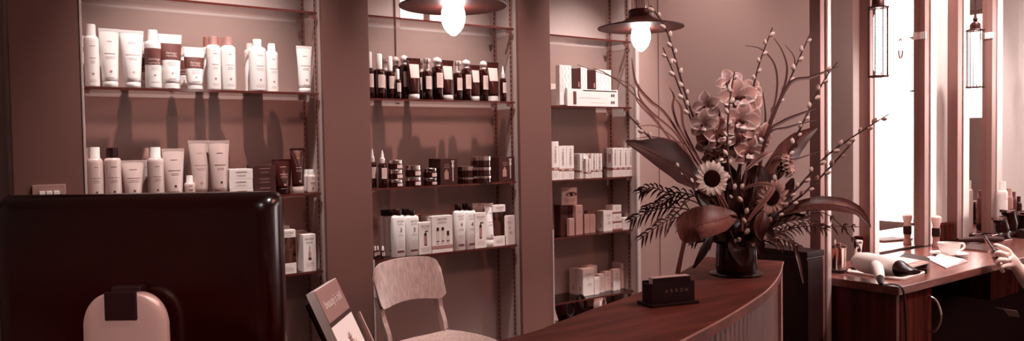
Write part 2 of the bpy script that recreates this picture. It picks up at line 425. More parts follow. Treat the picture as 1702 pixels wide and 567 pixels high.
# ------------------------------------------------------------------ mirrors
def mirror(xl0, xl1, xr0, xr1, label):
    Yf = YM-.03
    a0 = atY(xl0, 200, Yf).x; a1 = atY(xl1, 200, Yf).x; b0 = atY(xr0, 200, Yf).x; b1 = atY(xr1, 200, Yf).x
    t = thing('wall_mirror', label, 'mirror', ((a0+b1)/2, YM, .742)); cx = (a0+b1)/2; H = ZC-.745
    for s, (u, v) in ((-1, (a0, a1)), (1, (b0, b1))):
        f = MB(); u -= cx; v -= cx; w = v-u
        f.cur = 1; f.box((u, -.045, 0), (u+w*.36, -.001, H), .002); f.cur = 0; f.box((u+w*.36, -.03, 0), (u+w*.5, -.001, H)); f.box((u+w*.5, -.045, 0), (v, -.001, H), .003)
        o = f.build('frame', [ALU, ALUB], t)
        MB().box((u+w*.38, -.031, 0), (u+w*.48, -.029, H)).build('groove', ALUD, o)
    MB().box((a1-cx, -.022, 0), (b0-cx, -.016, H)).build('mirror_glass', MIRROR, t)
    z = atY(xr0, 62, YM).z-.742
    MB().box((b0-cx-.004, -.05, z-.016), (b0-cx+.008, -.02, z+.016), .003).build('clip', WHITE2, t)
    MB().box((a1-cx-.001, -.024, 0), (a1-cx+.012, -.0205, H)).build('bevelled_edge', clear('bevel', (225, 205, 200)), t)
    return t
mirror(1440, 1456, 1531, 1551, 'tall framed mirror behind the white hair dryer, bright with the reflected shop front')
mirror(1586, 1606, 1643, 1661, 'tall framed mirror further along the wall, behind the dark styling tools')
# oval emblem stuck to the first mirror
e0 = atY(1497.5, 81, YM-.0235)
t = thing('oval_emblem', 'small oval grey emblem on the first mirror', 'sticker', (e0.x, YM-.0235, e0.z))
EM = mat('emblem_grey', (150, 112, 106), .6)
b = MB(); ax = .017*1.25; az = .046
def ell(u, v): return V((u, 0, v))
def arc(b, rx, rz, w, a0, a1, n=28):
    vs = []; fs = []
    for k in range(n+1):
        a = a0+(a1-a0)*k/n
        for q in (0, 1): vs.append(V(((rx-q*w)*math.cos(a), -.0005, (rz-q*w)*math.sin(a))))
    for k in range(n): fs.append([2*k, 2*k+1, 2*k+3, 2*k+2])
    b.add(vs, fs)
arc(b, ax, az, .002, 0, 2*PI); arc(b, ax*.72, az*.78, .0015, 0, 2*PI)
b.build('oval_rim', EM, t)
b = MB(); arc(b, ax*.92, az*.94, .007, PI*1.05, PI*1.95)
for a in range(9): 
    q = .25*PI+a*.5*PI/8; b.box((ax*.85*math.cos(q)-.0015, -.0006, az*.88*math.sin(q)-.003), (ax*.85*math.cos(q)+.0015, 0, az*.88*math.sin(q)+.003))
b.box((-.006, -.0006, .004), (-.002, 0, .014)); b.box((.001, -.0006, .002), (.006, 0, .012))
b.box((-.008, -.0006, -.012), (.008, 0, -.0105)); b.build('lettering', EM, t)

# post with three strips beside the styling desk
Yp = 1.485
xa = atY(1363.5, 250, Yp).x; xb = atY(1382.5, 250, Yp).x; w = xb-xa
t = thing('metal_post', 'floor to ceiling grooved metal post at the near end of the styling desk', 'post', ((xa+xb)/2, Yp, 0))
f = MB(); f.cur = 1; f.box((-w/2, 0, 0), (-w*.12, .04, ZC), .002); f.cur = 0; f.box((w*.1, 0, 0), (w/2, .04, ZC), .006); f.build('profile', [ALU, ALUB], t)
MB().box((-w*.12, .008, 0), (w*.1, .03, ZC)).build('groove', ALUD, t)

# ------------------------------------------------------------------ styling desk
DZ = .74; DX0, DX1, DY0, DY1 = 2.462, 6.2, 1.258, 1.655
t = thing('styling_desk', 'long dark walnut styling desk running below the mirrors', 'desk', (DX0, DY0, 0))
L = DX1-DX0; D = DY1-DY0
MB().box((0, 0, DZ-.028), (L, D, DZ), .003).build('worktop', WOODT, t)
MB().box((.012, .014, .02), (.034, D-.005, DZ-.029), .002).build('side_panel', WOODD, t)
d = MB().box((.036, .012, .06), (.245, .03, DZ-.034), .002).build('door', WOODU, t)
MB().box((.036, .032, .03), (.245, D-.021, DZ-.032)).build('cabinet_body', WOODD, t)
hx = .222; hz = DZ-.06
hp = [(hx, .012, hz), (hx+.003, -.012, hz-.012), (hx+.004, -.026, hz-.05), (hx+.003, -.024, hz-.085), (hx, -.008, hz-.115), (hx, .012, hz-.12)]
MB().tube(spline(hp, 5), .0045, 8).build('handle', CHROME, d)
q0 = atY(1646, 450, 1.45).x-DX0; q1 = atY(1692, 450, 1.45).x-DX0; qz = atY(1665, 494, 1.45).z
d = MB().box((q0, .19, qz), (q1, .21, DZ-.034), .002).build('drawer', WOODU, t)
MB().box((q0, .212, qz), (q1, D-.01, DZ-.032)).build('drawer_box', WOODU, t)
MB().tube([((q0+q1)/2-.05, .188, DZ-.1), ((q0+q1)/2-.045, .17, DZ-.1), ((q0+q1)/2+.045, .17, DZ-.1), ((q0+q1)/2+.05, .188, DZ-.1)], .004).build('handle', CHROME, d)
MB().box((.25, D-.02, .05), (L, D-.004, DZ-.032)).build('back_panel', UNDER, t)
MB().tube([(.3, .2, .22), (L-.3, .2, .22)], .012).build('foot_rail', BLACKM, t)
MB().box((L-.04, .014, .0), (L-.012, D-.005, DZ-.029)).build('end_panel', WOODD, t)
for xx in (.03, .9, 1.8): MB().box((xx, D-.06, 0), (xx+.05, D-.02, .06)).build('foot', BLACKM, t)
# wooden upstand between the mirrors
u0 = XP; 
S('trim_20', (u0, YM-.04, DZ+.001), (atY(1440, 380, YM-.04).x, YM-.001, DZ+.085), WOODU, .003)
S('trim_21', (atY(1553, 380, YM-.04).x, YM-.04, DZ+.001), (atY(1586, 380, YM-.04).x, YM-.001, DZ+.085), WOODU, .003)

# dark cabinet between the reception desk and the post
kx = P(1341, 430, 2.55)
t = thing('cabinet', 'low dark cabinet squeezed between the reception desk and the metal post', 'cabinet', (kx.x, kx.y, 0))
wx = xa-kx.x-.004; zt = CZ-(419-232)/1283*2.55
MB().box((-.004, -.004, zt-.02), (wx, .36, zt), .003).build('top', BLACKM, t)
MB().box((0, 0, .02), (wx-.004, .35, zt-.021), .002).build('carcass', BLACKP, t)
MB().box((.001, -.0035, .03), (wx*.92, 0, zt-.03), .001).build('front', BLACKM, t)
for fx in (.01, wx-.04): MB().box((fx, .02, 0), (fx+.03, .3, .02)).build('foot', BLACKM, t)

# ------------------------------------------------------------------ reception desk
CT = .88
inner = [(-.75, 1.30), (-.35, 1.13), (.1, 1.04), (.5, 1.06)] + [tuple(atZ(x, y, CT).xy) for x, y in ((870, 556), (921, 538), (990, 512), (1063, 486), (1129, 454), (1174, 427))]
outer = [(-.95, 1.02), (-.45, .80), (.1, .70), (.55, .73)] + [tuple(atZ(x, y, CT).xy) for x, y in ((1110, 577), (1140, 560), (1190, 534), (1228, 512), (1274, 481), (1294, 456), (1301, 434))]
def sp2(p, n): return [v.xy for v in spline([(a, b, 0) for a, b in p], n)]
def resample(p, n):
    L = [0]
    for a, b in zip(p, p[1:]): L.append(L[-1]+(b-a).length)
    out = []; j = 0
    for k in range(n):
        s = L[-1]*k/(n-1)
        while j < len(L)-2 and L[j+1] < s: j += 1
        f = (s-L[j])/max(1e-9, L[j+1]-L[j]); out.append(p[j]+(p[j+1]-p[j])*f)
    return out
NI = 60
inn = resample(sp2(inner, 8), NI); out = resample(sp2(outer, 8), NI)
t = thing('reception_desk', 'curved dark wooden reception counter with a reeded front', 'reception desk', (0, 0, 0))
def strip(b, A, B, z0, z1):
    n = len(A); vs = []
    for p, q in zip(A, B): vs += [V((p.x, p.y, z0)), V((q.x, q.y, z0)), V((q.x, q.y, z1)), V((p.x, p.y, z1))]
    fs = [[0, 1, 2, 3], [4*(n-1)+3, 4*(n-1)+2, 4*(n-1)+1, 4*(n-1)]]
    for i in range(n-1):
        for k in range(4): fs.append([4*i+k, 4*(i+1)+k, 4*(i+1)+(k+1) % 4, 4*i+(k+1) % 4])
    b.add(vs, fs, False)
b = MB(); strip(b, inn, out, CT-.026, CT); b.build('counter_top', COUNTER, t)
# a pale worn edging strip along the customers' side
nrm = []
for i in range(NI):
    d = (out[min(i+1, NI-1)]-out[max(i-1, 0)]).normalized(); nrm.append(V((d.y, -d.x)))
b = MB(); b.tube([(p.x+n.x*.001, p.y+n.y*.001, CT-.003) for p, n in zip(out, nrm)], .0022, 6); b.build('edge_band', mat('worn_edge', (176, 122, 112), .4), t)
# reeded front: half round reeds set along the curve
fr = resample([p-n*.016 for p, n in zip(out, nrm)], 400)
b = MB(); vs = []; fs = []
row = []
for i, p in enumerate(fr):
    d = (fr[min(i+1, 399)]-fr[max(i-1, 0)]).normalized(); n = V((d.y, -d.x))
    off = (.0, .0035, .0045, .0035)[i % 4]
    row.append(p+n*off)
for p in row: vs += [V((p.x, p.y, .05)), V((p.x, p.y, CT-.027))]
fs = [[2*i, 2*i+2, 2*i+3, 2*i+1] for i in range(399)]
b.add(vs, fs, True); b.build('reeded_front', REED, t)
bk = [p-n*.03 for p, n in zip(out, nrm)]
b = MB(); strip(b, bk, [p-n*.0165 for p, n in zip(out, nrm)], .05, CT-.027); b.build('front_panel', COUNTER, t)
b = MB(); strip(b, [p-n*.06 for p, n in zip(out, nrm)], [p-n*.03 for p, n in zip(out, nrm)], 0, .05); b.build('plinth', BLACKM, t)
e0 = out[-1]; e1 = inn[-1]
dd = (e1-e0).normalized()
b = MB(); nn_ = V((dd.y, -dd.x))*.5
pts = [e0+dd*.0, e1-dd*.01, e1-dd*.01-V((.02, .0086)), e0-V((.02, .0086))]
b.prism([(p.x-.004, p.y-.002) for p in pts], .0, CT-.027); b.build('end_panel', mat('pale_end_panel', (170, 120, 110), .5), t)
# lower worktop for the receptionist, behind the counter on the left
b = MB(); b.box((-.35, 1.16, .70), (.66, 1.62, .725), .003); b.build('lower_worktop', COUNTER, t)
for a in (-.33, .60): MB().box((a, 1.2, 0), (a+.03, 1.6, .70)).build('leg_panel', COUNTER, t)

# ------------------------------------------------------------------ monitor seen from behind
mc = P(231, 330, 1.23)
t = thing('computer_monitor', 'black computer monitor seen from behind on a silver stand', 'monitor', (mc.x, mc.y, .7265), -YAW)
# local x to the right of the picture, y away from the camera
zt = atZ(231, 330, 0) and (CZ-(323-249.7)/1283*1.23)-.725
W2 = (466-231)/1283*1.23
rings = []
def rrect(w, z0, z1, r, y, n=6):
    pts = []
    for cx, cz, a0 in ((w-r, z1-r, 0), (-w+r, z1-r, PI/2), (-w+r, z0+r, PI), (w-r, z0+r, 1.5*PI)):
        for k in range(n+1):
            a = a0+PI/2*k/n; pts.append(V((cx+r*math.cos(a), y, cz+r*math.sin(a))))
    return pts
z0m = .105
rings = [rrect(W2-.034, z0m+.03, zt-.034, .02, -.030), rrect(W2-.022, z0m+.02, zt-.021, .024, -.0285), rrect(W2-.011, z0m+.011, zt-.010, .024, -.022), rrect(W2-.004, z0m+.004, zt-.003, .022, -.012), rrect(W2-.001, z0m+.001, zt-.0006, .02, -.003),
         rrect(W2, z0m, zt, .017, .004), rrect(W2, z0m, zt, .017, .016), rrect(W2-.003, z0m+.003, zt-.003, .014, .022)]
MB().loft(rings).build('housing', MONB, t)
MB().box((-W2+.02, .021, z0m+.025), (W2-.02, .0232, zt-.02)).build('screen', mat('dark_screen', (60, 30, 28), .2), t)  # plain dark screen, no emission
MB().box((-.027, -.046, .245), (.021, -.027, .285), .003).build('arm', BLACKM, t)
sw = .0645
prof = []
for k in range(36):
    f = 1-(1-k/35)**1.6; z = f*.268
    h = sw*(1.06-.06*f) if f < .80 else sw*(.36+.655*max(0, 1-((f-.80)/.20)**2.1)**.5)
    prof.append((h, z))
b = MB(); rr = []
for h, z in prof:
    ring = []
    for k in range(20):
        a = 2*PI*k/20; ca, sa = math.cos(a), math.sin(a)
        ring.append(V((h*abs(ca)**.55*(1 if ca > 0 else -1), -.052+.011*abs(sa)**.6*(1 if sa > 0 else -1), z+.008)))
    rr.append(ring)
b.loft(rr); b.build('stand_neck', STAND, t)
MB().box((-.0265, -.066, .237), (.0225, -.0615, .28), .002).build('notch', BLACKM, t)
MB().lathe([(.11, 0), (.11, .006), (.1, .009), (.0001, .009)], 40, (0, -.03, 0), 1, .75).build('base', STAND, t)

# a small dark receipt printer corner beside the monitor stand
# ------------------------------------------------------------------ leaflet holder
A = P(522, 484, 1.0); B = P(557.5, 462, 1.10)
ux = (B-A); ux.z = 0; LW = ux.length; ux.normalize(); fn = V((ux.y, -ux.x, 0)); th = math.radians(24)
down = (fn*math.sin(th) - V((0, 0, 1))*math.cos(th)); nf = (fn*math.cos(th) + V((0, 0, 1))*math.sin(th))
org = V((A.x, A.y, (A.z+B.z)/2))
hL = (org.z-CT-.004)/math.cos(th); hL = min(hL, .21)
def frame(o0): return Matrix(((ux.x, -down.x, nf.x, o0.x), (ux.y, -down.y, nf.y, o0.y), (ux.z, -down.z, nf.z, o0.z), (0, 0, 0, 1)))
base = org+down*hL
M0 = frame(base)          # local: x across, y up the leaflet, z out of its face
th_ = thing('leaflet', 'tall narrow salon leaflet leaning in the clear holder beside the monitor', 'leaflet', (0, 0, 0))
PINKB = mat('leaflet_header', (150, 112, 106), .5)
MB().box((0, 0, -.012), (LW, hL, 0), 0, M0).build('pages', PAPER, th_)
MB().box((0, hL-.047, 0), (LW, hL-.001, .0006), 0, M0).build('header', PINKB, th_)
MB().box((0, hL-.053, 0), (LW, hL-.047, .0005), 0, M0).build('stripe', INKD, th_)
MB().text("beauty's bill", .0165, lambda u, v: M0 @ V((LW*.5+u, hL-.024+v, .0010))).build('title', CARD, th_)
b = MB()
for (cx, cy, s) in ((.05, .095, 1), (.062, .045, 1.3)):
    for k in range(10):
        a = PI*2*k/10; b.blade([M0 @ V((LW*cx/.1, hL-.053-.03-(.1-cy)*.35+0, .0008)), M0 @ V((LW*cx/.1+.010*s*math.cos(a), hL-.083-(.1-cy)*.35+.013*s*math.sin(a), .0010))], [.0016, .0004], nf, 0, .0002, 3)
b.box((LW*.58, .012, .0004), (LW*.62, hL-.12, .0008), 0, M0)
b.build('sketch_print', INKL, th_)
th_ = thing('leaflet_holder', 'clear acrylic two tier leaflet holder on the counter beside the monitor', 'leaflet holder', (0, 0, 0))
g = .002
ACR = clear('acrylic', (226, 200, 194), ior=1.45)
MB().box((-.004, -.0, -.0175), (LW+.004, hL-.012, -.0145), 0, M0).build('back_panel', ACR, th_)
for sx in (-.006, LW+.002): 
    MB().box((sx, 0, -.0145), (sx+.003, hL*.5, -.001), 0, M0).build('side_wall', ACR, th_)
M1 = frame(base+fn*.045-V((0, 0, 1))*0)
MB().box((LW*1.01, 0, -.008), (LW*1.52, hL-.064, -.006), 0, M0).build('front_pocket', ACR, th_)
MB().box((LW*1.50, 0, -.0085), (LW*1.53, hL-.063, -.005), 0, M0).build('pocket_edge', CARD2, th_)
q = [M0 @ V((-.006, 0, -.03)), M0 @ V((LW*1.3, 0, -.03)), M1 @ V((LW*1.36, 0, .02)), M1 @ V((-.006, 0, .02))]
MB().prism([(p.x, p.y) for p in q], CT+.0006, CT+.0045).build('base', ACR, th_)

# ------------------------------------------------------------------ card holder
c = atZ(1118, 506, CT); dirx = (atZ(1158, 501, CT)-atZ(1078, 509, CT)); rz = math.atan2(dirx.y, dirx.x)
sc = (dirx.length)/.112
t = thing('business_card_holder', 'black business card holder with pale cards standing on the counter', 'card holder', (c.x, c.y+.012, CT), rz)
MB().box((-.056*sc, -.028, 0), (.056*sc, .03, .006), .002).build('base', BLACKM, t)
MB().box((-.051*sc, -.018, .006), (.051*sc, -.014, .047), .001).build('front_wall', BLACKM, t)
MB().box((-.051*sc, .012, .006), (.051*sc, .016, .05), .001).build('back_wall', BLACKM, t)
for s in (-1, 1): MB().box((s*.049*sc-.002, -.018, .006), (s*.049*sc+.002, .016, .047), .001).build('side_wall', BLACKM, t)
MB().box((-.042*sc, -.0125, .007), (.043*sc, .004, .0585), 0).build('card_stack', PAPER, t)
MB().box((-.0425*sc, -.0138, .007), (.0435*sc, -.0127, .0575), 0).build('front_card', BLACKM, t)
LET = mat('copper_lettering', (176, 128, 116), .4)
b = MB()
xs = [-.024, -.0125, -.001, .0105, .022]
for ch, xx in zip('ARRON', xs): b.text(ch, .0105, lambda u, v, xx=xx: V((xx*sc+.010+u, -.0184, .030+v)))
b.box((-.0262, -.0186, .0305), (-.0256, -.0182, .0335))
b.build('lettering', LET, t)

# ------------------------------------------------------------------ plywood chair
Lp = P(632, 508, 2.78); Rp = P(741, 487, 3.0)
dx = V((Rp.x-Lp.x, Rp.y-Lp.y, 0)); CWd = dx.length; rz = math.atan2(dx.y, dx.x)
mid = (Lp+Rp)/2
t = thing('plywood_chair', 'pale plywood chair with curved backrest in front of the middle shelves', 'chair', (mid.x, mid.y, 0), rz)
zb = (Lp.z+Rp.z)/2-.027; hb = .175; hw = CWd/2+.004
b = MB(); nu, nv = 21, 9; top = []; bot = []
for j in range(nv):
    for i in range(nu):
        u = -1+2*i/(nu-1); v = j/(nv-1)
        # rounded outline: sag of the lower edge and round corners
        lo = .020*(1-u*u); hi = hb - .012*u*u
        r = .05; ax_ = max(0, abs(u)*hw-(hw-r))
        rd = r-math.sqrt(max(0, r*r-ax_*ax_)); 
        z0 = lo+rd*.55; z1 = hi-rd*.9
        z = z0+(z1-z0)*v
        y = .035*(1-u*u)+.035*v
        top.append(V((u*hw*(1-.03*(1-v)), y-.005, zb+z))); bot.append(V((u*hw*(1-.03*(1-v)), y+.006, zb+z)))
vs = top+bot; n = nu*nv; fs = []
for j in range(nv-1):
    for i in range(nu-1):
        a = j*nu+i; fs.append([a, a+1, a+nu+1, a+nu]); fs.append([n+a, n+a+nu, n+a+nu+1, n+a+1])
ed = [i for i in range(nu)]+[j*nu+nu-1 for j in range(1, nv)]+[(nv-1)*nu+i for i in range(nu-2, -1, -1)]+[j*nu for j in range(nv-2, 0, -1)]
for a, c_ in zip(ed, ed[1:]+ed[:1]): fs.append([a, n+a, n+c_, c_])
b.add(vs, fs, True); b.build('backrest', OAK, t)
sz = .492
for s in (-1, 1):
    pts = [(s*hw*.86, .038, zb+.05), (s*hw*.85, .02, zb-.02), (s*hw*.83, -.015, sz-.01), (s*hw*.86, .03, .2), (s*hw*.92, .075, 0)]
    b = MB(); rings = []
    for p in spline(pts, 5): rings.append([V((p.x+a*.0095, p.y+c_*.0135, p.z)) for a, c_ in ((-1, -1), (1, -1), (1, 1), (-1, 1))])
    b.loft(rings, True, False); b.build('leg', OAK, t)
    pts = [(s*hw*.9, -.32, sz-.012), (s*hw*.98, -.335, .2), (s*hw*1.02, -.35, 0)]
    b = MB(); rings = []
    for p in spline(pts, 5): rings.append([V((p.x+a*.012, p.y+c_*.014, p.z)) for a, c_ in ((-1, -1), (1, -1), (1, 1), (-1, 1))])
    b.loft(rings, True, False); b.build('leg', OAK, t)
b = MB(); nu, nv = 17, 17; top = []; bot = []
for j in range(nv):
    for i in range(nu):
        u = -1+2*i/(nu-1); v = -1+2*j/(nv-1)
        k = 1-.10*abs(u*v)**2*2.2
        x = u*(hw*1.02)*k; y = -.185+v*.205*k
        z = sz+.010-.022*(1-u*u)*(1-abs(v)**2)*.7-.018*max(0, -v)**3+.014*abs(u)**3-.010
        top.append(V((x, y, z+.006))); bot.append(V((x, y, z-.005)))
vs = top+bot; n = nu*nv; fs = []
for j in range(nv-1):
    for i in range(nu-1):
        a = j*nu+i; fs.append([a, a+1, a+nu+1, a+nu]); fs.append([n+a, n+a+nu, n+a+nu+1, n+a+1])
ed = [i for i in range(nu)]+[j*nu+nu-1 for j in range(1, nv)]+[(nv-1)*nu+i for i in range(nu-2, -1, -1)]+[j*nu for j in range(nv-2, 0, -1)]
for a, c_ in zip(ed, ed[1:]+ed[:1]): fs.append([a, n+a, n+c_, c_])
b.add(vs, fs, True); b.build('seat', OAK, t)
MB().box((-hw*.86, -.33, sz-.04), (hw*.86, -.31, sz-.02), .002).build('front_rail', OAK, t)
for s in (-1, 1): MB().box((s*hw*.86-.008, -.32, sz-.04), (s*hw*.86+.008, 0, sz-.02), .002).build('side_rail', OAK, t)
# ------------------------------------------------------------------ products
def cyl(r, z0=0, face=0, sy=1, eps=.0004):
    def fn(u, v): a = -PI/2+u/r+face; return V(((r+eps)*math.cos(a), (r+eps)*sy*math.sin(a), z0+v))
    return fn
def flat(y, eps=.0005): return lambda u, v: V((u, y-eps, v))
def lines(b, fn, u, v, w, n, dv, h=.0011, seed=0, nu=3):
    rnd = random.Random(seed)
    for i in range(n):
        ww = w*rnd.uniform(.6, 1); b.quad(u-ww/2, u+ww/2, v-i*dv-h/2, v-i*dv+h/2, fn, nu)
def dot(b, fn, u, v, r):
    n = 12; vs = [fn(u+r*math.cos(2*PI*k/n), v+r*math.sin(2*PI*k/n)) for k in range(n)]; b.add(vs, [list(range(n))])
def print_std(t, fn, h, w, ink, seed=0, dotted=True, name='', big=.0):
    b = MB()
    lines(b, fn, 0, h*.80, w*.55, 1, .004, .0016, seed)
    lines(b, fn, 0, h*.56, w*.95, 1, .006, .0020, seed+1)
    lines(b, fn, 0, h*.50, w*.7, 2, .0055, .0011, seed+2)
    if dotted: dot(b, fn, 0, h*.25, .0038)
    lines(b, fn, 0, h*.13, w*.8, 2, .006, .0010, seed+3)
    b.build('printing', ink, t)
def bottle(t, h, r, bm_=None, cm=None, capr=.64, caph=.19, sh=.085, band=None, seed=0, ink=None, ribs=False, printed=True, neck=True):
    bm_ = bm_ or WHITE; cm = cm or WHITE2; ink = ink or INKL
    hc = h*caph; hb = h-hc; hs = h*sh
    prof = [(r*.93, 0), (r*.985, .002), (r, .006), (r, hb-hs)]
    for k in range(1, 7):
        a = k/6*PI/2; prof.append((r*(capr*1.04)+r*(1-capr*1.04)*math.cos(a), hb-hs+hs*math.sin(a)))
    MB().lathe(prof, 28).build('body', bm_, t)
    cr = r*capr; b = MB()
    b.lathe([(cr*1.05, hb-.001), (cr*1.05, hb+hc*.12), (cr, hb+hc*.15), (cr, h-.003), (cr*.93, h), (.0001, h)], 28 if not ribs else 28)
    if ribs:
        for k in range(20):
            a = 2*PI*k/20; b.box((-.0006, cr-.0003, hb+hc*.2), (.0006, cr+.0007, h-.004), 0, Matrix.Rotation(a, 4, 'Z'))
    b.build('cap', cm, t)
    fn = cyl(r)
    if band:
        z0, z1 = band[0]*h, band[1]*h
        l = MB().lathe([(r+.0004, z0), (r+.0005, z0+.0005), (r+.0005, z1-.0005), (r+.0004, z1)], 28); o = l.build('label_band', BROWNL, t)
        b = MB(); f2 = cyl(r, eps=.0009)
        b.text('damage', r*.52, lambda u, v: f2(u, z0+(z1-z0)*.34+v)); b.text('remedy', r*.52, lambda u, v: f2(u, z0+(z1-z0)*.12+v)); b.build('lettering', LABEL, o)
        b = MB(); lines(b, fn, 0, z0-.008, r*1.3, 3, .005, .001, seed); dot(b, fn, 0, h*.22, .003); lines(b, fn, 0, h*.1, r*1.4, 1, .005, .0014, seed); b.build('printing', ink, t)
    elif printed: print_std(t, fn, hb, r*1.35, ink, seed)
def tube(t, h, w, r, bm_=None, cm=None, caph=.1, band=None, seed=0, ink=None, crimp=None, printed=True, lab=None, lean=0):
    bm_ = bm_ or WHITE; cm = cm or bm_; ink = ink or INKL; hc = h*caph
    def ring(z, rx, ry, n=28):
        out = []
        for k in range(n):
            a = 2*PI*k/n; out.append(V((rx*math.cos(a), ry*math.sin(a), z)))
        return out
    def sec(f, e=0):
        rx = r+(w/2-r)*f**1.15; ry = r*.95*(1-f**1.6)+.0012; return rx+e, ry+e
    MB().lathe([(r*.9, 0), (r*.97, .002), (r*.97, hc-.002), (r*.9, hc)], 28).build('cap', cm, t)
    zt = h*.95
    b = MB().loft([ring(hc+.0005, r*.93, r*.9)] + [ring(hc+.004+(zt-hc-.004)*f, *sec(f)) for f in [i/14 for i in range(15)]])
    b.build('body', bm_, t)
    b = MB().box((-w/2, -.0012, zt-.001), (w/2, .0012, h), .0005)
    for k in range(int(w/.003)): b.box((-w/2+.0015+k*.003-.0004, -.0015, zt+.002), (-w/2+.0015+k*.003+.0004, .0015, h-.001))
    b.build('crimp', crimp or bm_, t)
    def fn(u, v, e=.0006):
        f = max(0, min(1, (v-hc)/(zt-hc))); rx, ry = sec(f, e); s = max(-.98, min(.98, u/rx)); return V((u, -ry*math.sqrt(1-s*s)-.0002, v))
    if band:
        f0, f1 = band; rr = [ring(hc+(zt-hc)*f, *sec(f, .0005)) for f in [f0+(f1-f0)*i/6 for i in range(7)]]
        o = MB().loft(rr, False).build('label_band', BROWNL, t)
        b = MB(); g = lambda u, v: fn(u, v, .0012)
        zz = hc+(zt-hc)*(f0+.09); s = w*.155
        b.text('damage', s, lambda u, v: g(u, zz+s*.8+v)); b.text('remedy', s, lambda u, v: g(u, zz+v)); b.build('lettering', LABEL, o)
        b = MB(); lines(b, fn, 0, hc+(zt-hc)*f0-.008, r*1.3, 3, .0055, .001, seed, 6); dot(b, fn, 0, h*.28, .003); lines(b, fn, 0, h*.18, r*1.3, 1, .005, .0013, seed, 6); b.build('printing', ink, t)
    elif lab:
        f0, f1, mt = lab
        b = MB(); n = 8
        for i in range(n):
            z0 = hc+(zt-hc)*(f0+(f1-f0)*i/n); z1 = hc+(zt-hc)*(f0+(f1-f0)*(i+1)/n); f = (f0+(f1-f0)*i/n); wv = (r+(w/2-r)*f)*.72
            b.quad(-wv, wv, z0, z1, fn, 8)
        b.build('label', mt, t)
    elif printed:
        b = MB(); H = zt
        lines(b, fn, 0, H*.82, w*.35, 1, .005, .0018, seed, 6); lines(b, fn, 0, H*.60, w*.62, 1, .005, .0020, seed+1, 6); lines(b, fn, 0, H*.54, w*.5, 2, .005, .0011, seed+2, 6)
        dot(b, fn, 0, H*.28, .0042); lines(b, fn, 0, H*.17, w*.42, 1, .005, .0012, seed+3, 6); b.build('printing', ink, t)
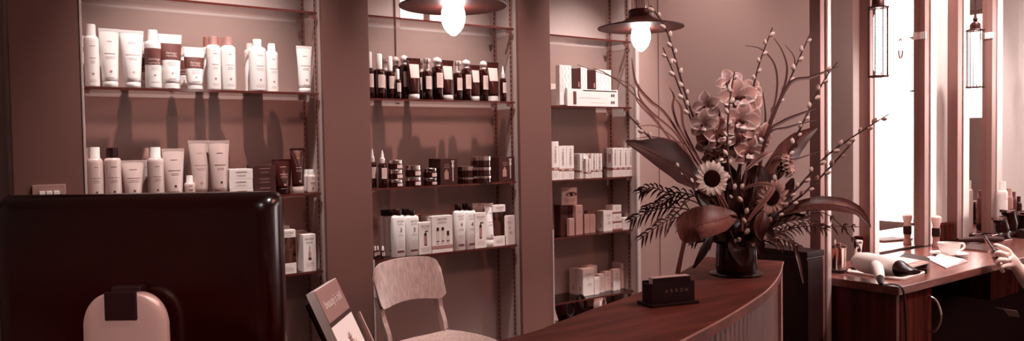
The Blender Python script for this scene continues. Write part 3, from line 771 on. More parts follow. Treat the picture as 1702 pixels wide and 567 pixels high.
def carton(t, w, d, h, mt=None, style='plain', seed=0, band=None, face=None):
    """origin at the middle of the front lower edge; front faces -y"""
    mt = mt or CARD
    MB().box((-w/2, 0, 0), (w/2, d, h), .0008).build('carton', mt, t)
    f = flat(-.0003); b = MB()
    ink = INK if mt in (CARD, CARD2, CARDG) else INKL
    if style == 'nioxin':
        b.text('NIOXIN', w*.2, lambda u, v: f(u, h*.88+v)); lines(b, f, 0, h*.80, w*.7, 2, .005, .0012, seed)
        b.build('lettering', ink, t); b = MB()
        b.box((-w*.10, -.0009, h*.36), (w*.10, 0, h*.52)); b.box((-w*.05, -.0009, h*.52), (w*.05, 0, h*.66)); b.box((-w*.02, -.0009, h*.66), (w*.02, 0, h*.72)); b.build('bottle_picture', INKL, t)
        MB().box((-w*.12, -.0010, h*.32), (w*.12, 0, h*.37)).build('dark_patch', INKD, t)
        b = MB(); lines(b, f, 0, h*.24, w*.75, 3, .006, .001, seed+3); b.build('printing', INKL, t)
    elif style == 'pump':
        b.text('NIOXIN', w*.19, lambda u, v: f(u, h*.88+v)); lines(b, f, 0, h*.81, w*.6, 1, .005, .0012, seed); b.build('lettering', ink, t)
        b = MB(); b.box((-w*.10, -.0009, h*.58), (w*.09, 0, h*.66)); b.box((-w*.03, -.0009, h*.66), (w*.04, 0, h*.73)); b.box((-w*.03, -.0009, h*.71), (w*.22, 0, h*.735)); b.box((-w*.1, -.0009, h*.28), (w*.1, 0, h*.31)); b.build('pump_picture', INKD, t)
        b = MB(); b.box((-w*.11, -.0007, h*.31), (w*.11, 0, h*.58)); lines(b, f, 0, h*.2, w*.8, 4, .005, .001, seed); b.build('printing', INKL, t)
    elif style == 'trio':
        b.text('NIOXIN', w*.13, lambda u, v: f(0+u, h*.91+v)); lines(b, f, 0, h*.84, w*.5, 2, .005, .0012, seed); b.build('lettering', ink, t)
        for i, (cx, hh) in enumerate(((-.22, .6), (.02, .6), (.27, .45))):
            b = MB(); b.box((cx*w-w*.075, -.0007, h*.24), (cx*w+w*.075, 0, h*(hh+.0))); b.build('bottle_picture', CARD2, t)
            b = MB(); b.box((cx*w-w*.055, -.0012, h*hh), (cx*w+w*.055, 0, h*(hh+(.09 if i < 2 else .13)))); b.box((cx*w-w*.06, -.0012, h*.30), (cx*w+w*.06, 0, h*.325)); b.build('dark_patch', INKD, t)
        MB().box((-w/2-.0004, -.0009, h*.12), (w/2+.0004, d*.6, h*.2)).build('clear_strip', CARDG, t)
    elif style == 'vertical':
        s = min(w*.5, .016)
        b.text('F NOBAND', s, lambda u, v: f(v, h*.66-u)); b.build('lettering', ink, t)
        MB().box((-w/2-.0004, -.0006, h*.255), (w/2+.0004, d+.0004, h*.325)).build('band', BANDB, t)
        b = MB(); lines(b, flat(-.0008), 0, h*.29, w*.5, 1, .004, .004, seed); b.build('band_lettering', CARD, t)
        b = MB(); lines(b, f, 0, h*.2, w*.7, 5, .006, .0010, seed); b.build('printing', INKL, t)
        b = MB()
        for i in range(6): b.box((-w/2-.0006, d*.25, h*.55+i*.007), (-w/2, d*.75, h*.55+i*.007+.003))
        b.build('side_printing', INKL, t)
    elif style == 'small':
        b = MB(); lines(b, f, 0, h*.8, w*.6, 2, .005, .0013, seed); lines(b, f, w*.1, h*.45, w*.35, 3, .005, .0011, seed+1); dot(b, f, 0, h*.6, .003); b.build('printing', INKL, t)
        b = MB()
        for i in range(4): b.box((-w/2-.0006, d*.2, h*.18+i*.006), (-w/2, d*.5, h*.18+i*.006+.003))
        b.build('side_printing', INKL, t)
    elif style == 'band':
        MB().box((-w/2-.0004, -.0006, 0.0005), (w/2+.0004, d+.0004, h*.22)).build('band', BANDB, t)
        b = MB(); lines(b, f, 0, h*.75, w*.6, 3, .007, .0012, seed); b.build('printing', INKL, t)
    elif style == 'wide':
        b = MB(); lines(b, f, 0, h*.7, w*.62, 1, .005, .0022, seed); lines(b, f, 0, h*.4, w*.5, 2, .004, .001, seed); b.build('printing', INK if mt == CARD else INKL, t)
    elif style == 'kit':     # dark box with two pale pictures
        b = MB(); b.box((-w*.27, -.0008, h*.2), (-w*.03, 0, h*.5)); b.box((-w*.2, -.0008, h*.5), (-w*.1, 0, h*.58)); b.build('bottle_picture', CARDG, t)
        b = MB(); b.box((w*.2, -.0008, h*.12), (w*.25, 0, h*.66)); b.box((w*.16, -.0008, h*.66), (w*.29, 0, h*.76)); b.box((w*.18, -.0008, h*.76), (w*.27, 0, h*.86)); b.box((w*.15, -.0008, h*.86), (w*.21, 0, h*.93)); b.box((w*.24, -.0008, h*.86), (w*.30, 0, h*.93)); b.build('applicator_picture', CARD2, t)
        b = MB(); lines(b, f, -w*.12, h*.78, w*.35, 3, .007, .002, seed); b.build('printing', INKL, t)
def window_box(t, w, d, h, seed=0):
    MB().box((-w/2, 0, 0), (w/2, d, h*.24), .0006).build('carton_base', CARD, t)
    MB().box((-w/2, 0, h*.83), (w/2, d, h), .0006).build('carton_top', CARD, t)
    MB().box((-w/2+.001, .001, h*.24), (w/2-.001, d-.001, h*.83)).build('clear_sleeve', CLEARP, t)
    b = MB().lathe([(w*.30, h*.245), (w*.32, h*.26), (w*.32, h*.55), (w*.1, h*.63), (w*.1, h*.66), (w*.14, h*.67), (w*.14, h*.81), (.0001, h*.815)], 20, (0, d/2, 0)); b.build('bottle', PEARL, t)
    f = flat(-.0003); b = MB(); b.text('NIOXIN', w*.17, lambda u, v: f(u+w*.05, h*.93+v)); lines(b, f, w*.05, h*.875, w*.6, 1, .004, .0012, seed); lines(b, f, 0, h*.14, w*.7, 3, .006, .0011, seed); b.build('lettering', INK, t)
def dark_bottle(t, h, r, cap, face=0, seed=0):
    """dark glass bottle with a pale label; cap: ball | pump | cone | plain"""
    hb = h*{'ball': .78, 'pump': .70, 'cone': .66, 'plain': .66}[cap]
    MB().lathe([(r*.9, 0), (r, .003), (r, hb-.012), (r*.93, hb-.004), (r*.5, hb), (r*.45, hb+.006)], 24).build('body', AMBER, t)
    if cap == 'ball':
        b = MB().lathe([(r*.62, hb+.001), (r*.62, hb+.008), (r*.5, hb+.010)], 24); b.build('collar', PALECAP, t)
        H = h-hb-.010; b = MB().lathe([(r*.55, hb+.010), (r*.80, hb+.010+H*.25), (r*.84, hb+.010+H*.45), (r*.66, hb+.010+H*.78), (r*.25, h-.002), (.0001, h)], 24); b.build('domed_cap', PALECAP, t)
    elif cap == 'cone':
        MB().lathe([(r*.6, hb), (r*.6, hb+(h-hb)*.35), (r*.5, hb+(h-hb)*.37)], 24).build('collar', PALECAP, t)
        MB().lathe([(r*.42, hb+(h-hb)*.37), (r*.30, hb+(h-hb)*.65), (r*.12, h-.001), (.0001, h)], 20).build('nozzle', WHITE2, t)
    elif cap == 'pump':
        H = h-hb
        MB().lathe([(r*.58, hb), (r*.58, hb+H*.5), (r*.5, hb+H*.52)], 24).build('collar', PALECAP, t)
        b = MB().lathe([(r*.5, hb+H*.52), (r*.62, hb+H*.6), (r*.62, h-.003), (.0001, h)], 20); b.box((-.006, -r*1.15, hb+H*.66), (.006, 0, h-.004), .002); b.build('spray_head', PALECAP, t)
    else:
        MB().lathe([(r*.55, hb), (r*.55, h-.004), (r*.45, h), (.0001, h)], 24).build('cap', WHITE2, t)
    fn = cyl(r, face=face); hw = r*.78
    o = MB().quad(-hw, hw, hb*.36, hb*.80, fn, 8).build('label', LABEL, t)
    g = cyl(r, face=face, eps=.0008); b = MB(); lines(b, g, 0, hb*.72, r*.9, 4, hb*.08, .0011, seed); b.build('printing', INKL, o)
    b = MB(); lines(b, g, 0, hb*.90, r*.8, 1, .004, .004, seed); lines(b, g, 0, hb*.28, r*1.4, 2, .008, .0016, seed); b.build('faint_printing', INK, t)
def jar(t, r, h, seed=0, flatlid=False, face=0):
    hb = h*.56
    MB().lathe([(r*.92, 0), (r, .002), (r, hb)], 28).build('body', DTUBE if not flatlid else AMBER, t)
    b = MB().lathe([(r*1.0, hb+.001), (r*1.03, hb+.002), (r*1.03, h-.002), (r*.97, h-.0003), (.0001, h-.0003)], 36)
    b.build('lid', SILVER, t)
    if not flatlid: MB().quad(-r*.55, r*.55, hb*.2, hb*.85, cyl(r, face=face), 6).build('label', LABEL, t)
def nioxin_bottle(t, w, h, num, seed=0):
    """white oval bottle with a black cap"""
    d = w*.62; hc = h*.13
    def ring(z, f):
        return [V((w/2*f*math.copysign(abs(math.cos(a))**.6, math.cos(a)), d/2*f*math.copysign(abs(math.sin(a))**.6, math.sin(a)), z)) for a in [2*PI*k/28 for k in range(28)]]
    hb = h-hc
    MB().loft([ring(0, .94), ring(.003, 1), ring(hb*.93, 1), ring(hb*.975, .9), ring(hb*.997, .66), ring(hb, .5)]).build('body', WHITE, t)
    MB().lathe([(w*.29, hb), (w*.30, hb+.002), (w*.30, h-.002), (w*.27, h), (.0001, h)], 24, sy=.9).build('cap', BLACKP, t)
    f = flat(-d/2-.0004); b = MB()
    b.text('NIOXIN', w*.155, lambda u, v: f(u+w*.06, hb*.86+v)); lines(b, f, w*.06, hb*.80, w*.6, 2, .005, .001, seed); b.text(num, w*.42, lambda u, v: f(u+w*.08, hb*.64+v)); lines(b, f, w*.06, hb*.53, w*.5, 2, .005, .001, seed)
    b.build('lettering', INK, t)
    b = MB(); lines(b, f, w*.06, hb*.38, w*.6, 5, .007, .001, seed+1); b.build('printing', INKL, t)
    MB().box((-w*.22, -d/2-.0006, hb*.10), (w*.30, -d/2, hb*.15)).build('dark_patch', INK, t)

def spot_of(n, s, xl, xr, yt, Y, zs=None):
    """place on shelf s of recess n: width, height and position from where it shows at depth Y"""
    z = SHZ[n][s] if zs is None else zs
    a = atY(xl, 300, Y); zt = atY((xl+xr)/2, yt, Y).z; yb = 240-(z-CZ)*1283/(Y/.9)
    # take x at mid height of the thing so the lean of the picture is respected
    ym = (yt+yb)/2
    a = atY(xl, ym, Y).x; b = atY(xr, ym, Y).x
    return (a+b)/2, Y, z, b-a, max(.015, zt-z)
YR, YB2 = 2.916, 2.985
def put(kind, n, s, xl, xr, yt, Y, label, cat, group, **k):
    x, y, z, w, h = spot_of(n, s, xl, xr, yt, Y, k.pop('zs', None))
    names = {'bottle': 'product_bottle', 'tube': 'product_tube', 'dark': 'serum_bottle', 'niox': 'shampoo_bottle', 'carton': 'product_box', 'window': 'window_box', 'jar': 'product_jar'}
    t = thing(k.pop('name', names[kind]), label, cat, (x, y, z+.0006), 0, group)
    if k.pop('round_view', 0): pass
    cph = 1/math.sqrt(1+(x/y)**2)
    if kind == 'bottle': bottle(t, h, w*.5*cph*1.01, **k)
    elif kind == 'tube': tube(t, h, w, w*k.pop('rf', .36), **k)
    elif kind == 'dark': dark_bottle(t, h, w*.5*cph, **k)
    elif kind == 'niox': nioxin_bottle(t, w, h, **k)
    elif kind == 'carton': carton(t, w, k.pop('d', .05), h, **k)
    elif kind == 'window': window_box(t, w, k.pop('d', .045), h, **k)
    return t
# --- left recess, upper shelf
G = 'hair products on the upper shelf of the left recess'
B, T = 'bottle', 'tube'
put('bottle', 1, 2, 128, 146, 60, YB2, 'white capped bottle half hidden at the left end of the upper left shelf', B, G, seed=1, printed=False)
put('bottle', 1, 2, 139.5, 165, 41, YR, 'tall white bottle at the left end of the upper left shelf', B, G, seed=2)
put('bottle', 1, 2, 160, 175, 64, YB2, 'white bottle mostly hidden behind the first two tubes on the upper left shelf', B, G, seed=3, printed=False, caph=.14)
put('tube', 1, 2, 165, 199, 48, YR, 'white tube with grey dot, second from left on the upper left shelf', T, G, rf=.40, seed=4)
put('tube', 1, 2, 199, 240, 51, YR, 'widest white tube, beside the first damage remedy bottle', T, G, rf=.33, seed=5, ink=PEARL)
put('bottle', 1, 2, 227, 246, 70, YB2, 'brown banded bottle hidden behind the capped damage remedy bottle', B, G, band=(.36, .66), seed=6)
put('bottle', 1, 2, 240.5, 268, 50.5, YR, 'white capped bottle with a brown damage remedy band', B, G, band=(.40, .68), seed=7)
put('tube', 1, 2, 264, 303, 57.5, YR, 'large tube with a wide brown damage remedy band', T, G, rf=.37, band=(.50, .86), seed=8)
put('bottle', 1, 2, 296, 312, 80, YB2, 'slim brown banded bottle between the two damage remedy tubes', B, G, band=(.36, .7), seed=9)
put('tube', 1, 2, 305, 341, 79, YR, 'small tube with a brown damage remedy band', T, G, rf=.36, band=(.46, .78), seed=10)
put('bottle', 1, 2, 336, 352, 62, YB2, 'taupe capped bottle at the back, left of the taupe capped pair', B, G, cm=TAUPE, seed=11, ribs=True)
put('bottle', 1, 2, 343, 367, 61, YR, 'taupe capped white bottle, left of the front pair', B, G, cm=TAUPE, capr=.56, caph=.16, seed=12, ribs=True)
put('bottle', 1, 2, 356, 374, 63, YB2, 'taupe capped bottle behind and between the taupe capped pair', B, G, cm=TAUPE, seed=13, ribs=True)
put('bottle', 1, 2, 367.5, 392, 62.5, YR, 'taupe capped white bottle with dark dot, right of the front pair', B, G, cm=TAUPE, capr=.56, caph=.16, seed=14, ribs=True)
put('bottle', 1, 2, 406, 425, 72.5, YB2, 'white bottle behind, left of the trio near the right end of the upper left shelf', B, G, seed=15, capr=.55, caph=.13)
put('bottle', 1, 2, 417, 436, 69, YB2+.03, 'white bottle hardly seen behind the front bottle of the trio', B, G, seed=16, capr=.55, caph=.13)
put('bottle', 1, 2, 413.5, 443, 66, YR, 'white bottle in front of the trio near the right end of the upper left shelf', B, G, seed=17, capr=.5, caph=.15)
put('bottle', 1, 2, 441, 462.5, 73, YR+.03, 'slim white bottle on the right of the trio on the upper left shelf', B, G, seed=18, capr=.6, caph=.16)
put('tube', 1, 2, 493, 519, 77, YR, 'lone white tube beside the uprights at the right end of the upper left shelf', T, G, rf=.37, seed=19)
# --- left recess, second shelf
G = 'hair products on the second shelf of the left recess'
put('bottle', 1, 1, 134, 152, 246, YB2, 'pale capped bottle half hidden at the left end of the second left shelf', B, G, bm_=PEARL, cm=WHITE2, seed=20, printed=False, caph=.21)
put('bottle', 1, 1, 144.5, 171.5, 245, YR, 'pearl bottle with pale cap at the left end of the second left shelf', B, G, bm_=PEARL, ink=INK, seed=21, caph=.2)
put('bottle', 1, 1, 172.5, 201.5, 246, YR, 'pearl bottle with a black cap', B, G, bm_=PEARL, cm=BLACKP, ink=INKD, seed=22, caph=.185, sh=.06, ribs=True)
put('tube', 1, 1, 201, 240.5, 267, YR, 'short wide pearl tube beside the black capped bottle', T, G, bm_=PEARL, ink=INK, rf=.34, seed=23, printed=True)
put('bottle', 1, 1, 233, 252, 246, YB2, 'pale capped bottle behind, between the short tube and the pearl bottle', B, G, bm_=PEARL, seed=24, caph=.21)
put('bottle', 1, 1, 244.5, 272.5, 245, YR, 'pearl bottle with pale cap right of the short wide tube', B, G, bm_=PEARL, ink=INK, seed=25, caph=.2)
put('tube', 1, 1, 269.5, 307, 247.5, YR, 'pearl tube with dark dot left of the small bottle', T, G, bm_=PEARL, ink=INKD, rf=.37, seed=26)
put('bottle', 1, 1, 305.5, 324.5, 292, YR, 'small round pearl bottle in front of the tall glossy tubes', B, G, bm_=PEARL, ink=INK, seed=27, caph=.3, capr=.6, sh=.16)
put('tube', 1, 1, 313, 349, 234, YR+.02, 'tall glossy pearl tube, left one of the pair', T, G, bm_=PEARL2, rf=.36, seed=28)
put('tube', 1, 1, 346, 382, 234, YR, 'tall glossy pearl tube with dark dot, right one of the pair', T, G, bm_=PEARL2, ink=INKD, rf=.36, seed=29)
def stack(n, s, xl, xr, ys, Y, d, mt, labels, cat, group, style, names='product_box'):
    x, y, z0, w, h = spot_of(n, s, xl, xr, ys[0], Y)
    zs = [z0]+[atY((xl+xr)/2, yy, Y).z for yy in ys[::-1]]
    for i, lb in enumerate(labels):
        h_ = zs[i+1]-zs[i]-.0006
        t = thing(names, lb, cat, (x+(.0 if i % 2 else .001), y, zs[i]+.0005), 0, group)
        carton(t, w, d, h_, mt, style, seed=i+n*7)
BX = 'box'
stack(1, 1, 381, 420, (281, 298, 314), 2.895, .075, CARD, ['white box at the bottom of the stack of three', 'white box in the middle of the stack of three', 'white box on top of the stack of three'], BX, 'stack of white boxes', 'wide')
stack(1, 1, 421, 458, (275, 293, 308), 2.905, .08, DARKCARD, ['dark box at the bottom of the dark stack beside the white boxes', 'dark box in the middle of the dark stack beside the white boxes', 'dark box on top of the dark stack beside the white boxes'], BX, 'stack of dark boxes', 'wide')
put('tube', 1, 1, 452, 486, 265, YR+.015, 'wide dark tube beside the dark boxes', T, G, bm_=DTUBE, cm=BLACKP, rf=.36, seed=30, ink=CARDG, caph=.16)
put('tube', 1, 1, 482.5, 507, 246.5, YR, 'tall dark tube with a pale cap beside the uprights', T, G, bm_=DTUBE, cm=PEARL, rf=.38, seed=31, ink=CARDG, caph=.15)
put('bottle', 1, 1, 503, 520, 282, YB2, 'small pearl bottle behind, at the right end of the second left shelf', B, G, bm_=PEARL, seed=32, caph=.24, printed=False)
put('bottle', 1, 1, 509, 525, 282, YR, 'small pearl bottle in front, at the right end of the second left shelf', B, G, bm_=PEARL, ink=INK, seed=33, caph=.24)
# --- left recess, third shelf
G = 'boxes on the third shelf of the left recess'
put('window', 1, 0, 465, 492, 383, 2.895, 'window box showing its bottle, beside the monitor edge', BX, G, seed=1)
put('carton', 1, 0, 461, 482, 376, 2.965, 'white box hidden behind the window box', BX, G, style='nioxin', seed=2)
put('carton', 1, 0, 504, 525, 390, 2.895, 'white box with a bottle picture right of the window box', BX, G, style='nioxin', seed=3, d=.06)
put('carton', 1, 0, 493, 512, 385, 2.99, 'white box behind the bottle picture box', BX, G, style='plain', seed=4, d=.05)

# --- middle recess, upper shelf: dark bottles
G = 'dark bottles and tubes on the upper shelf of the middle recess'
D = [('dark', 610, 621, 86.5, YR, 'dark bottle half hidden by the pier at the left end of the dark bottle row', 'plain'),
     ('dark', 620.5, 640, 90, YR, 'dark bottle with plain pale cap, first whole one in the dark row', 'plain'),
     ('dark', 632, 648, 96, YB2, 'dark bottle with silver spray head behind the first two', 'pump'),
     ('dark', 641, 656, 94, YR, 'dark bottle with pale cylindrical cap, left of the little front bottle', 'plain'),
     ('dark', 650, 666, 94, YB2, 'dark domed cap bottle behind the little front bottle', 'ball'),
     ('dark', 655.5, 666.5, 115, YR-.018, 'little dark bottle with tall white cap standing in front of the dark row', 'plain'),
     ('dark', 664, 680, 91.5, YR+.035, 'dark domed cap bottle left of the first dark tube', 'ball'),
     ('dark', 701, 717.5, 97, YR, 'dark bottle with bulky silver spray head right of the first dark tube', 'pump'),
     ('dark', 692, 707, 99, YB2, 'dark bottle with spray head behind the first dark tube', 'pump'),
     ('dark', 717.5, 736.5, 95, YR, 'dark domed cap bottle left of the second dark tube', 'ball'),
     ('dark', 753, 768.5, 101, YR, 'dark bottle with silver spray head right of the second dark tube', 'pump'),
     ('dark', 766.5, 783.5, 99, YR, 'dark domed cap bottle right of the spray head bottle, left of the small tube', 'ball'),
     ('dark', 796, 811.5, 101, YR, 'dark domed cap bottle between the small tube and the last dark tube', 'ball'),
     ('dark', 830.5, 841.5, 110, YR-.01, 'slim dark bottle with white nozzle at the right end of the dark row', 'cone')]
for i, (kd, a, b_, yt, Y, lb, cp) in enumerate(D): put(kd, 2, 2, a, b_, yt, Y, lb, B, G, cap=cp, seed=i, face=.12)
for i, (a, b_, yt, lb) in enumerate(((676, 699, 97, 'first dark tube from the left with pale label and silver cap'), (732, 754, 100.5, 'second dark tube from the left, near the middle of the dark row'),
                                     (781, 798, 108.5, 'small dark tube in the right half of the dark row'), (807, 829, 104, 'last dark tube, beside the slim nozzle bottle'))):
    put('tube', 2, 2, a, b_, yt, YR, lb, T, G, bm_=DTUBE, cm=PALECAP, rf=.37, seed=i, caph=.13, lab=(.47, .88, LABEL))
# --- middle recess, second shelf
G = 'jars and boxes on the second shelf of the middle recess'
put('dark', 2, 1, 613, 625.5, 247.5, YR+.03, 'dark bottle half hidden by the pier, left of the nozzle bottle', B, G, cap='cone', seed=40, face=.12)
put('dark', 2, 1, 628.5, 643, 250, YR, 'dark bottle with white cone nozzle left of the jar stacks', B, G, cap='cone', seed=41, face=.12)
def jars(xl, xr, ys, ybase, labels, group, fl=False, Y=YR):
    a = atY(xl, ybase, Y).x; b = atY(xr, ybase, Y).x; z0 = SHZ[2][1]; r = (b-a)/2*.90
    zs = [z0]+[atY((xl+xr)/2, yy, Y).z for yy in ys[::-1]]
    for i, lb in enumerate(labels):
        t = thing('product_jar', lb, 'jar', ((a+b)/2, Y, zs[i]+.0005), 0, group); jar(t, r, zs[i+1]-zs[i]-.0008, i, fl, .35)
jars(645.5, 669.5, (265.5, 281.5, 298), 313, ['bottom jar of the stack of three small jars, left', 'middle jar of the stack of three small jars, left', 'top jar of the stack of three small jars, left'], 'stack of three small jars')
jars(674, 699.5, (274.5, 293.5), 312, ['bottom jar of the first stack of two, right of the three jars', 'top jar of the first stack of two, right of the three jars'], 'first stack of two jars')
jars(704, 726, (279, 295.5), 311, ['bottom jar of the stack of two touching the first dark kit box', 'top jar of the stack of two touching the first dark kit box'], 'second stack of two jars')
put('carton', 2, 1, 732, 760.5, 264, 2.892, 'dark kit box with applicator picture between the jars', BX, G, mt=DARKCARD, style='kit', d=.1, seed=1)
jars(761, 787, (276, 294), 305, ['bottom wide lidded jar of the pair right of the first kit box', 'top wide lidded jar of the pair right of the first kit box'], 'pair of wide lidded jars', True, YR+.01)
jars(784, 815.5, (259.5, 277, 291.5), 304, ['bottom wide lidded jar of the stack of three', 'middle wide lidded jar of the stack of three', 'top wide lidded jar of the stack of three'], 'stack of three wide lidded jars', True)
put('carton', 2, 1, 829.5, 855.5, 261, 2.892, 'dark kit box with applicator picture at the right end of the shelf', BX, G, mt=DARKCARD, style='kit', d=.1, seed=2)
# --- middle recess, third shelf
G = 'shampoos and boxes on the third shelf of the middle recess'
for i, (a, b_, Y, lb) in enumerate(((620, 626.5, YR, 'tiny vial with white cap nearest the pier'), (624.5, 631, YR+.03, 'tiny vial with white cap behind the other two'), (632.5, 640, YR-.01, 'tiny vial with white cap nearest the shampoo bottles'))):
    put('dark', 2, 0, a, b_, 409.5, Y, lb, 'vial', G, cap='plain', seed=60+i, name='glass_vial')
put('niox', 2, 0, 630, 650, 349, YB2+.02, 'white shampoo bottle at the back, leftmost with black cap', B, G, num='3', seed=1)
put('niox', 2, 0, 639, 659, 349, YB2-.01, 'white shampoo bottle with black cap, second from left', B, G, num='3', seed=2)
put('niox', 2, 0, 650.5, 672, 347.5, YR, 'white shampoo bottle with a large number 3, left of the front two', B, G, num='3', seed=3)
put('niox', 2, 0, 663, 684, 347.5, YB2+.01, 'white shampoo bottle behind the two front number 3 bottles', B, G, num='3', seed=4)
put('niox', 2, 0, 672.5, 694.5, 348, YR, 'white shampoo bottle with a large number 3, right of the front two', B, G, num='3', seed=5)
put('carton', 2, 0, 696.5, 718, 370, 2.895, 'white box with a black pump picture', BX, G, style='pump', d=.05, seed=6)
put('carton', 2, 0, 693, 716, 357, 2.985, 'taupe box behind the pump picture box', BX, G, mt=CARDG, d=.06, seed=7)
put('carton', 2, 0, 718, 752.5, 359, 2.89, 'large white box with three bottle pictures', BX, G, style='trio', d=.1, seed=8)
put('niox', 2, 0, 753.5, 771.5, 340, YR, 'white shampoo bottle with a number 4, left of the two', B, G, num='4', seed=9)
put('niox', 2, 0, 770.5, 789.5, 340, YR, 'white shampoo bottle with a number 4, right of the two', B, G, num='4', seed=10)
put('niox', 2, 0, 764, 781, 339, YB2+.02, 'white shampoo bottle behind the number 4 bottles', B, G, num='4', seed=11)
put('tube', 2, 0, 785, 799, 338, YB2, 'pale tube standing behind the dispenser box, left of two', T, G, bm_=CARD, rf=.35, seed=12)
put('tube', 2, 0, 795, 809, 338, YB2-.0, 'pale tube standing behind the dispenser box, right of two', T, G, bm_=CARD, rf=.35, seed=13)
put('carton', 2, 0, 789.5, 808.5, 354, 2.893, 'white box with a single dark bottle picture beside the white tube', BX, G, style='pump', d=.055, seed=14)
put('tube', 2, 0, 805.5, 820, 338.5, YR, 'slim white tube left of the tall window box', T, G, rf=.44, seed=15, caph=.17)
put('window', 2, 0, 820, 840.5, 341, 2.9, 'tall window box with a bottle, white top and white base', BX, G, d=.05, seed=16, name='window_box')
put('carton', 2, 0, 839, 856, 359, 2.9, 'cream box at the right end of the shampoo shelf', BX, G, mt=CARD2, style='small', d=.06, seed=17)

# --- right recess, display box
x, y, z, w, h = spot_of(3, 4, 943, 1027, 149, 2.895)
t = thing('display_tray', 'white cardboard display tray full of patterned packs on the upper right shelf', 'display box', (x, y, z+.0006))
dp = .13
b = MB(); b.box((-w/2, 0, 0), (w/2, .004, h), .0005); b.box((-w/2, .004, 0), (-w/2+.004, dp, h*1.05), 0); b.box((w/2-.004, .004, 0), (w/2, dp, h*1.05), 0); b.box((-w/2, .004, 0), (w/2, dp, .004)); b.box((-w/2, dp-.004, 0), (w/2, dp, h*1.4)); b.build('tray', WHITE, t)
f = flat(-.0004)
b = MB(); lines(b, f, -.02, h*.5, w*.6, 1, .004, .0012, 3); lines(b, f, .03, h*.22, w*.4, 1, .004, .001, 4); b.text('W', .006, lambda u, v: f(u-.012, h*.5+v)) if False else None; b.build('printing', INKL, t)
b = MB(); b.box((-w*.39, -.0007, h*.1), (-w*.33, 0, h*.85)); b.build('picture', BROWNL, t)
b = MB(); b.box((-w*.2, -.0006, h*.9), (w*.47, 0, h*.95)); b.build('dark_stripe', INKD, t)
b = MB()
for i in range(2):
    for j in range(2): b.lathe([(.0001, 0), (.006, .0003), (.006, .0006), (.0001, .0007)], 14, M=Matrix.Translation((w*.37+i*.0145, -.0003, h*(.68-.42*j))) @ Matrix.Rotation(PI/2, 4, 'X') @ Matrix.Diagonal((1, 1.25, 1, 1)))
b.build('oval_pictures', BROWNL, t)
packs = [(930, 937, 0, 'edge'), (937, 950, 0, ''), (950, 965.5, 1, ''), (965.5, 976, 0, ''), (976, 991, 1, ''), (990, 1002, 0, ''), (1002, 1016, 0, '')]
words_ = ['white patterned pack at the left end of the display tray', 'white patterned pack left of the first black pack', 'black pack with a pale mark, left one in the display tray', 'white patterned pack between the two black packs', 'black pack with a pale mark, right one in the display tray', 'white patterned pack right of the second black pack', 'white patterned pack at the right end of the display tray']
PATT = mat('pack_pattern', (150, 96, 88), .5)
for i, ((a, c_, dk, _), lb) in enumerate(zip(packs, words_)):
    Yp_ = 2.912
    A_ = atY(a, 140, Yp_).x; B_ = atY(c_, 140, Yp_).x; zt_ = atY((a+c_)/2, 108+.12*(a-930)/1, Yp_).z if not dk else atY((a+c_)/2, 112+.1*(a-930), Yp_).z
    W_ = B_-A_-.001; z0_ = z+.0058
    tt = thing('product_pack', lb, 'pack', ((A_+B_)/2, Yp_, z0_), 0, 'packs in the display tray')
    MB().box((-W_/2, 0, 0), (W_/2, .03, zt_-z0_), .0006).build('carton', DARKCARD if dk else WHITE, tt)
    b = MB(); H_ = zt_-z0_
    if dk: b.box((W_*.22, -.0007, H_*.50), (W_*.36, 0, H_*.64), 0)
    else:
        for q in (-.25, .2):
            for k in range(6):
                zc = H_*(.38+.11*k); sx = W_*(q+.07*((-1)**k)); b.tube([(sx-W_*.06*(-1)**k, -.0004, zc-H_*.055), (sx+W_*.06*(-1)**k, -.0004, zc+H_*.055)], .0006, 4)
    b.build('printing', CARDG if dk else PATT, tt)
# --- right recess, boxes
G = 'white boxes on the second shelf of the right recess'
def cart(s, a, c_, yt, Y, lb, d=.035, style='vertical', mt=None, g=None, zs=None): put('carton', 3, s, a, c_, yt, Y, lb, BX, g or G, style=style, d=d, mt=mt, seed=int(a), zs=zs)
cart(3, 917.5, 929, 235.5, 2.90, 'tallest slim white box with a vertical name, beside the pier')
cart(3, 929.5, 941.8, 243, 2.90, 'slim white box second from the pier')
cart(3, 942.2, 954, 242.5, 2.90, 'slim white box third from the pier')
cart(3, 964, 973.5, 255.5, 2.91, 'white box left of the little front box', d=.07)
cart(3, 974, 982.5, 259, 2.925, 'white box behind the little front box', d=.06)
cart(3, 974.2, 982.4, 263.5, 2.893, 'little white box standing in front of the second group', d=.028)
cart(3, 983, 991.6, 255.5, 2.91, 'white box right of the little front box', d=.06)
cart(3, 992, 1001, 255.5, 2.91, 'white box closing the second group on the right', d=.06)
for i, (a, c_) in enumerate(((1018.5, 1026.6), (1027, 1035.4), (1035.8, 1044.2), (1044.6, 1052))):
    cart(3, a, c_, 246.5, 2.895, f'white box, {["first", "second", "third", "fourth"][i]} from the left in the front row nearest the upright', d=.045)
for i, (a, c_) in enumerate(((1021, 1028.6), (1029, 1036.8))):
    cart(3, a, c_, 246, 2.945+i*.0, f'white box behind the front row nearest the upright, {["left", "right"][i]} one', d=.05)
cart(3, 1012, 1020, 246, 3.0, 'white box at the very back left of the right hand group', d=.04)
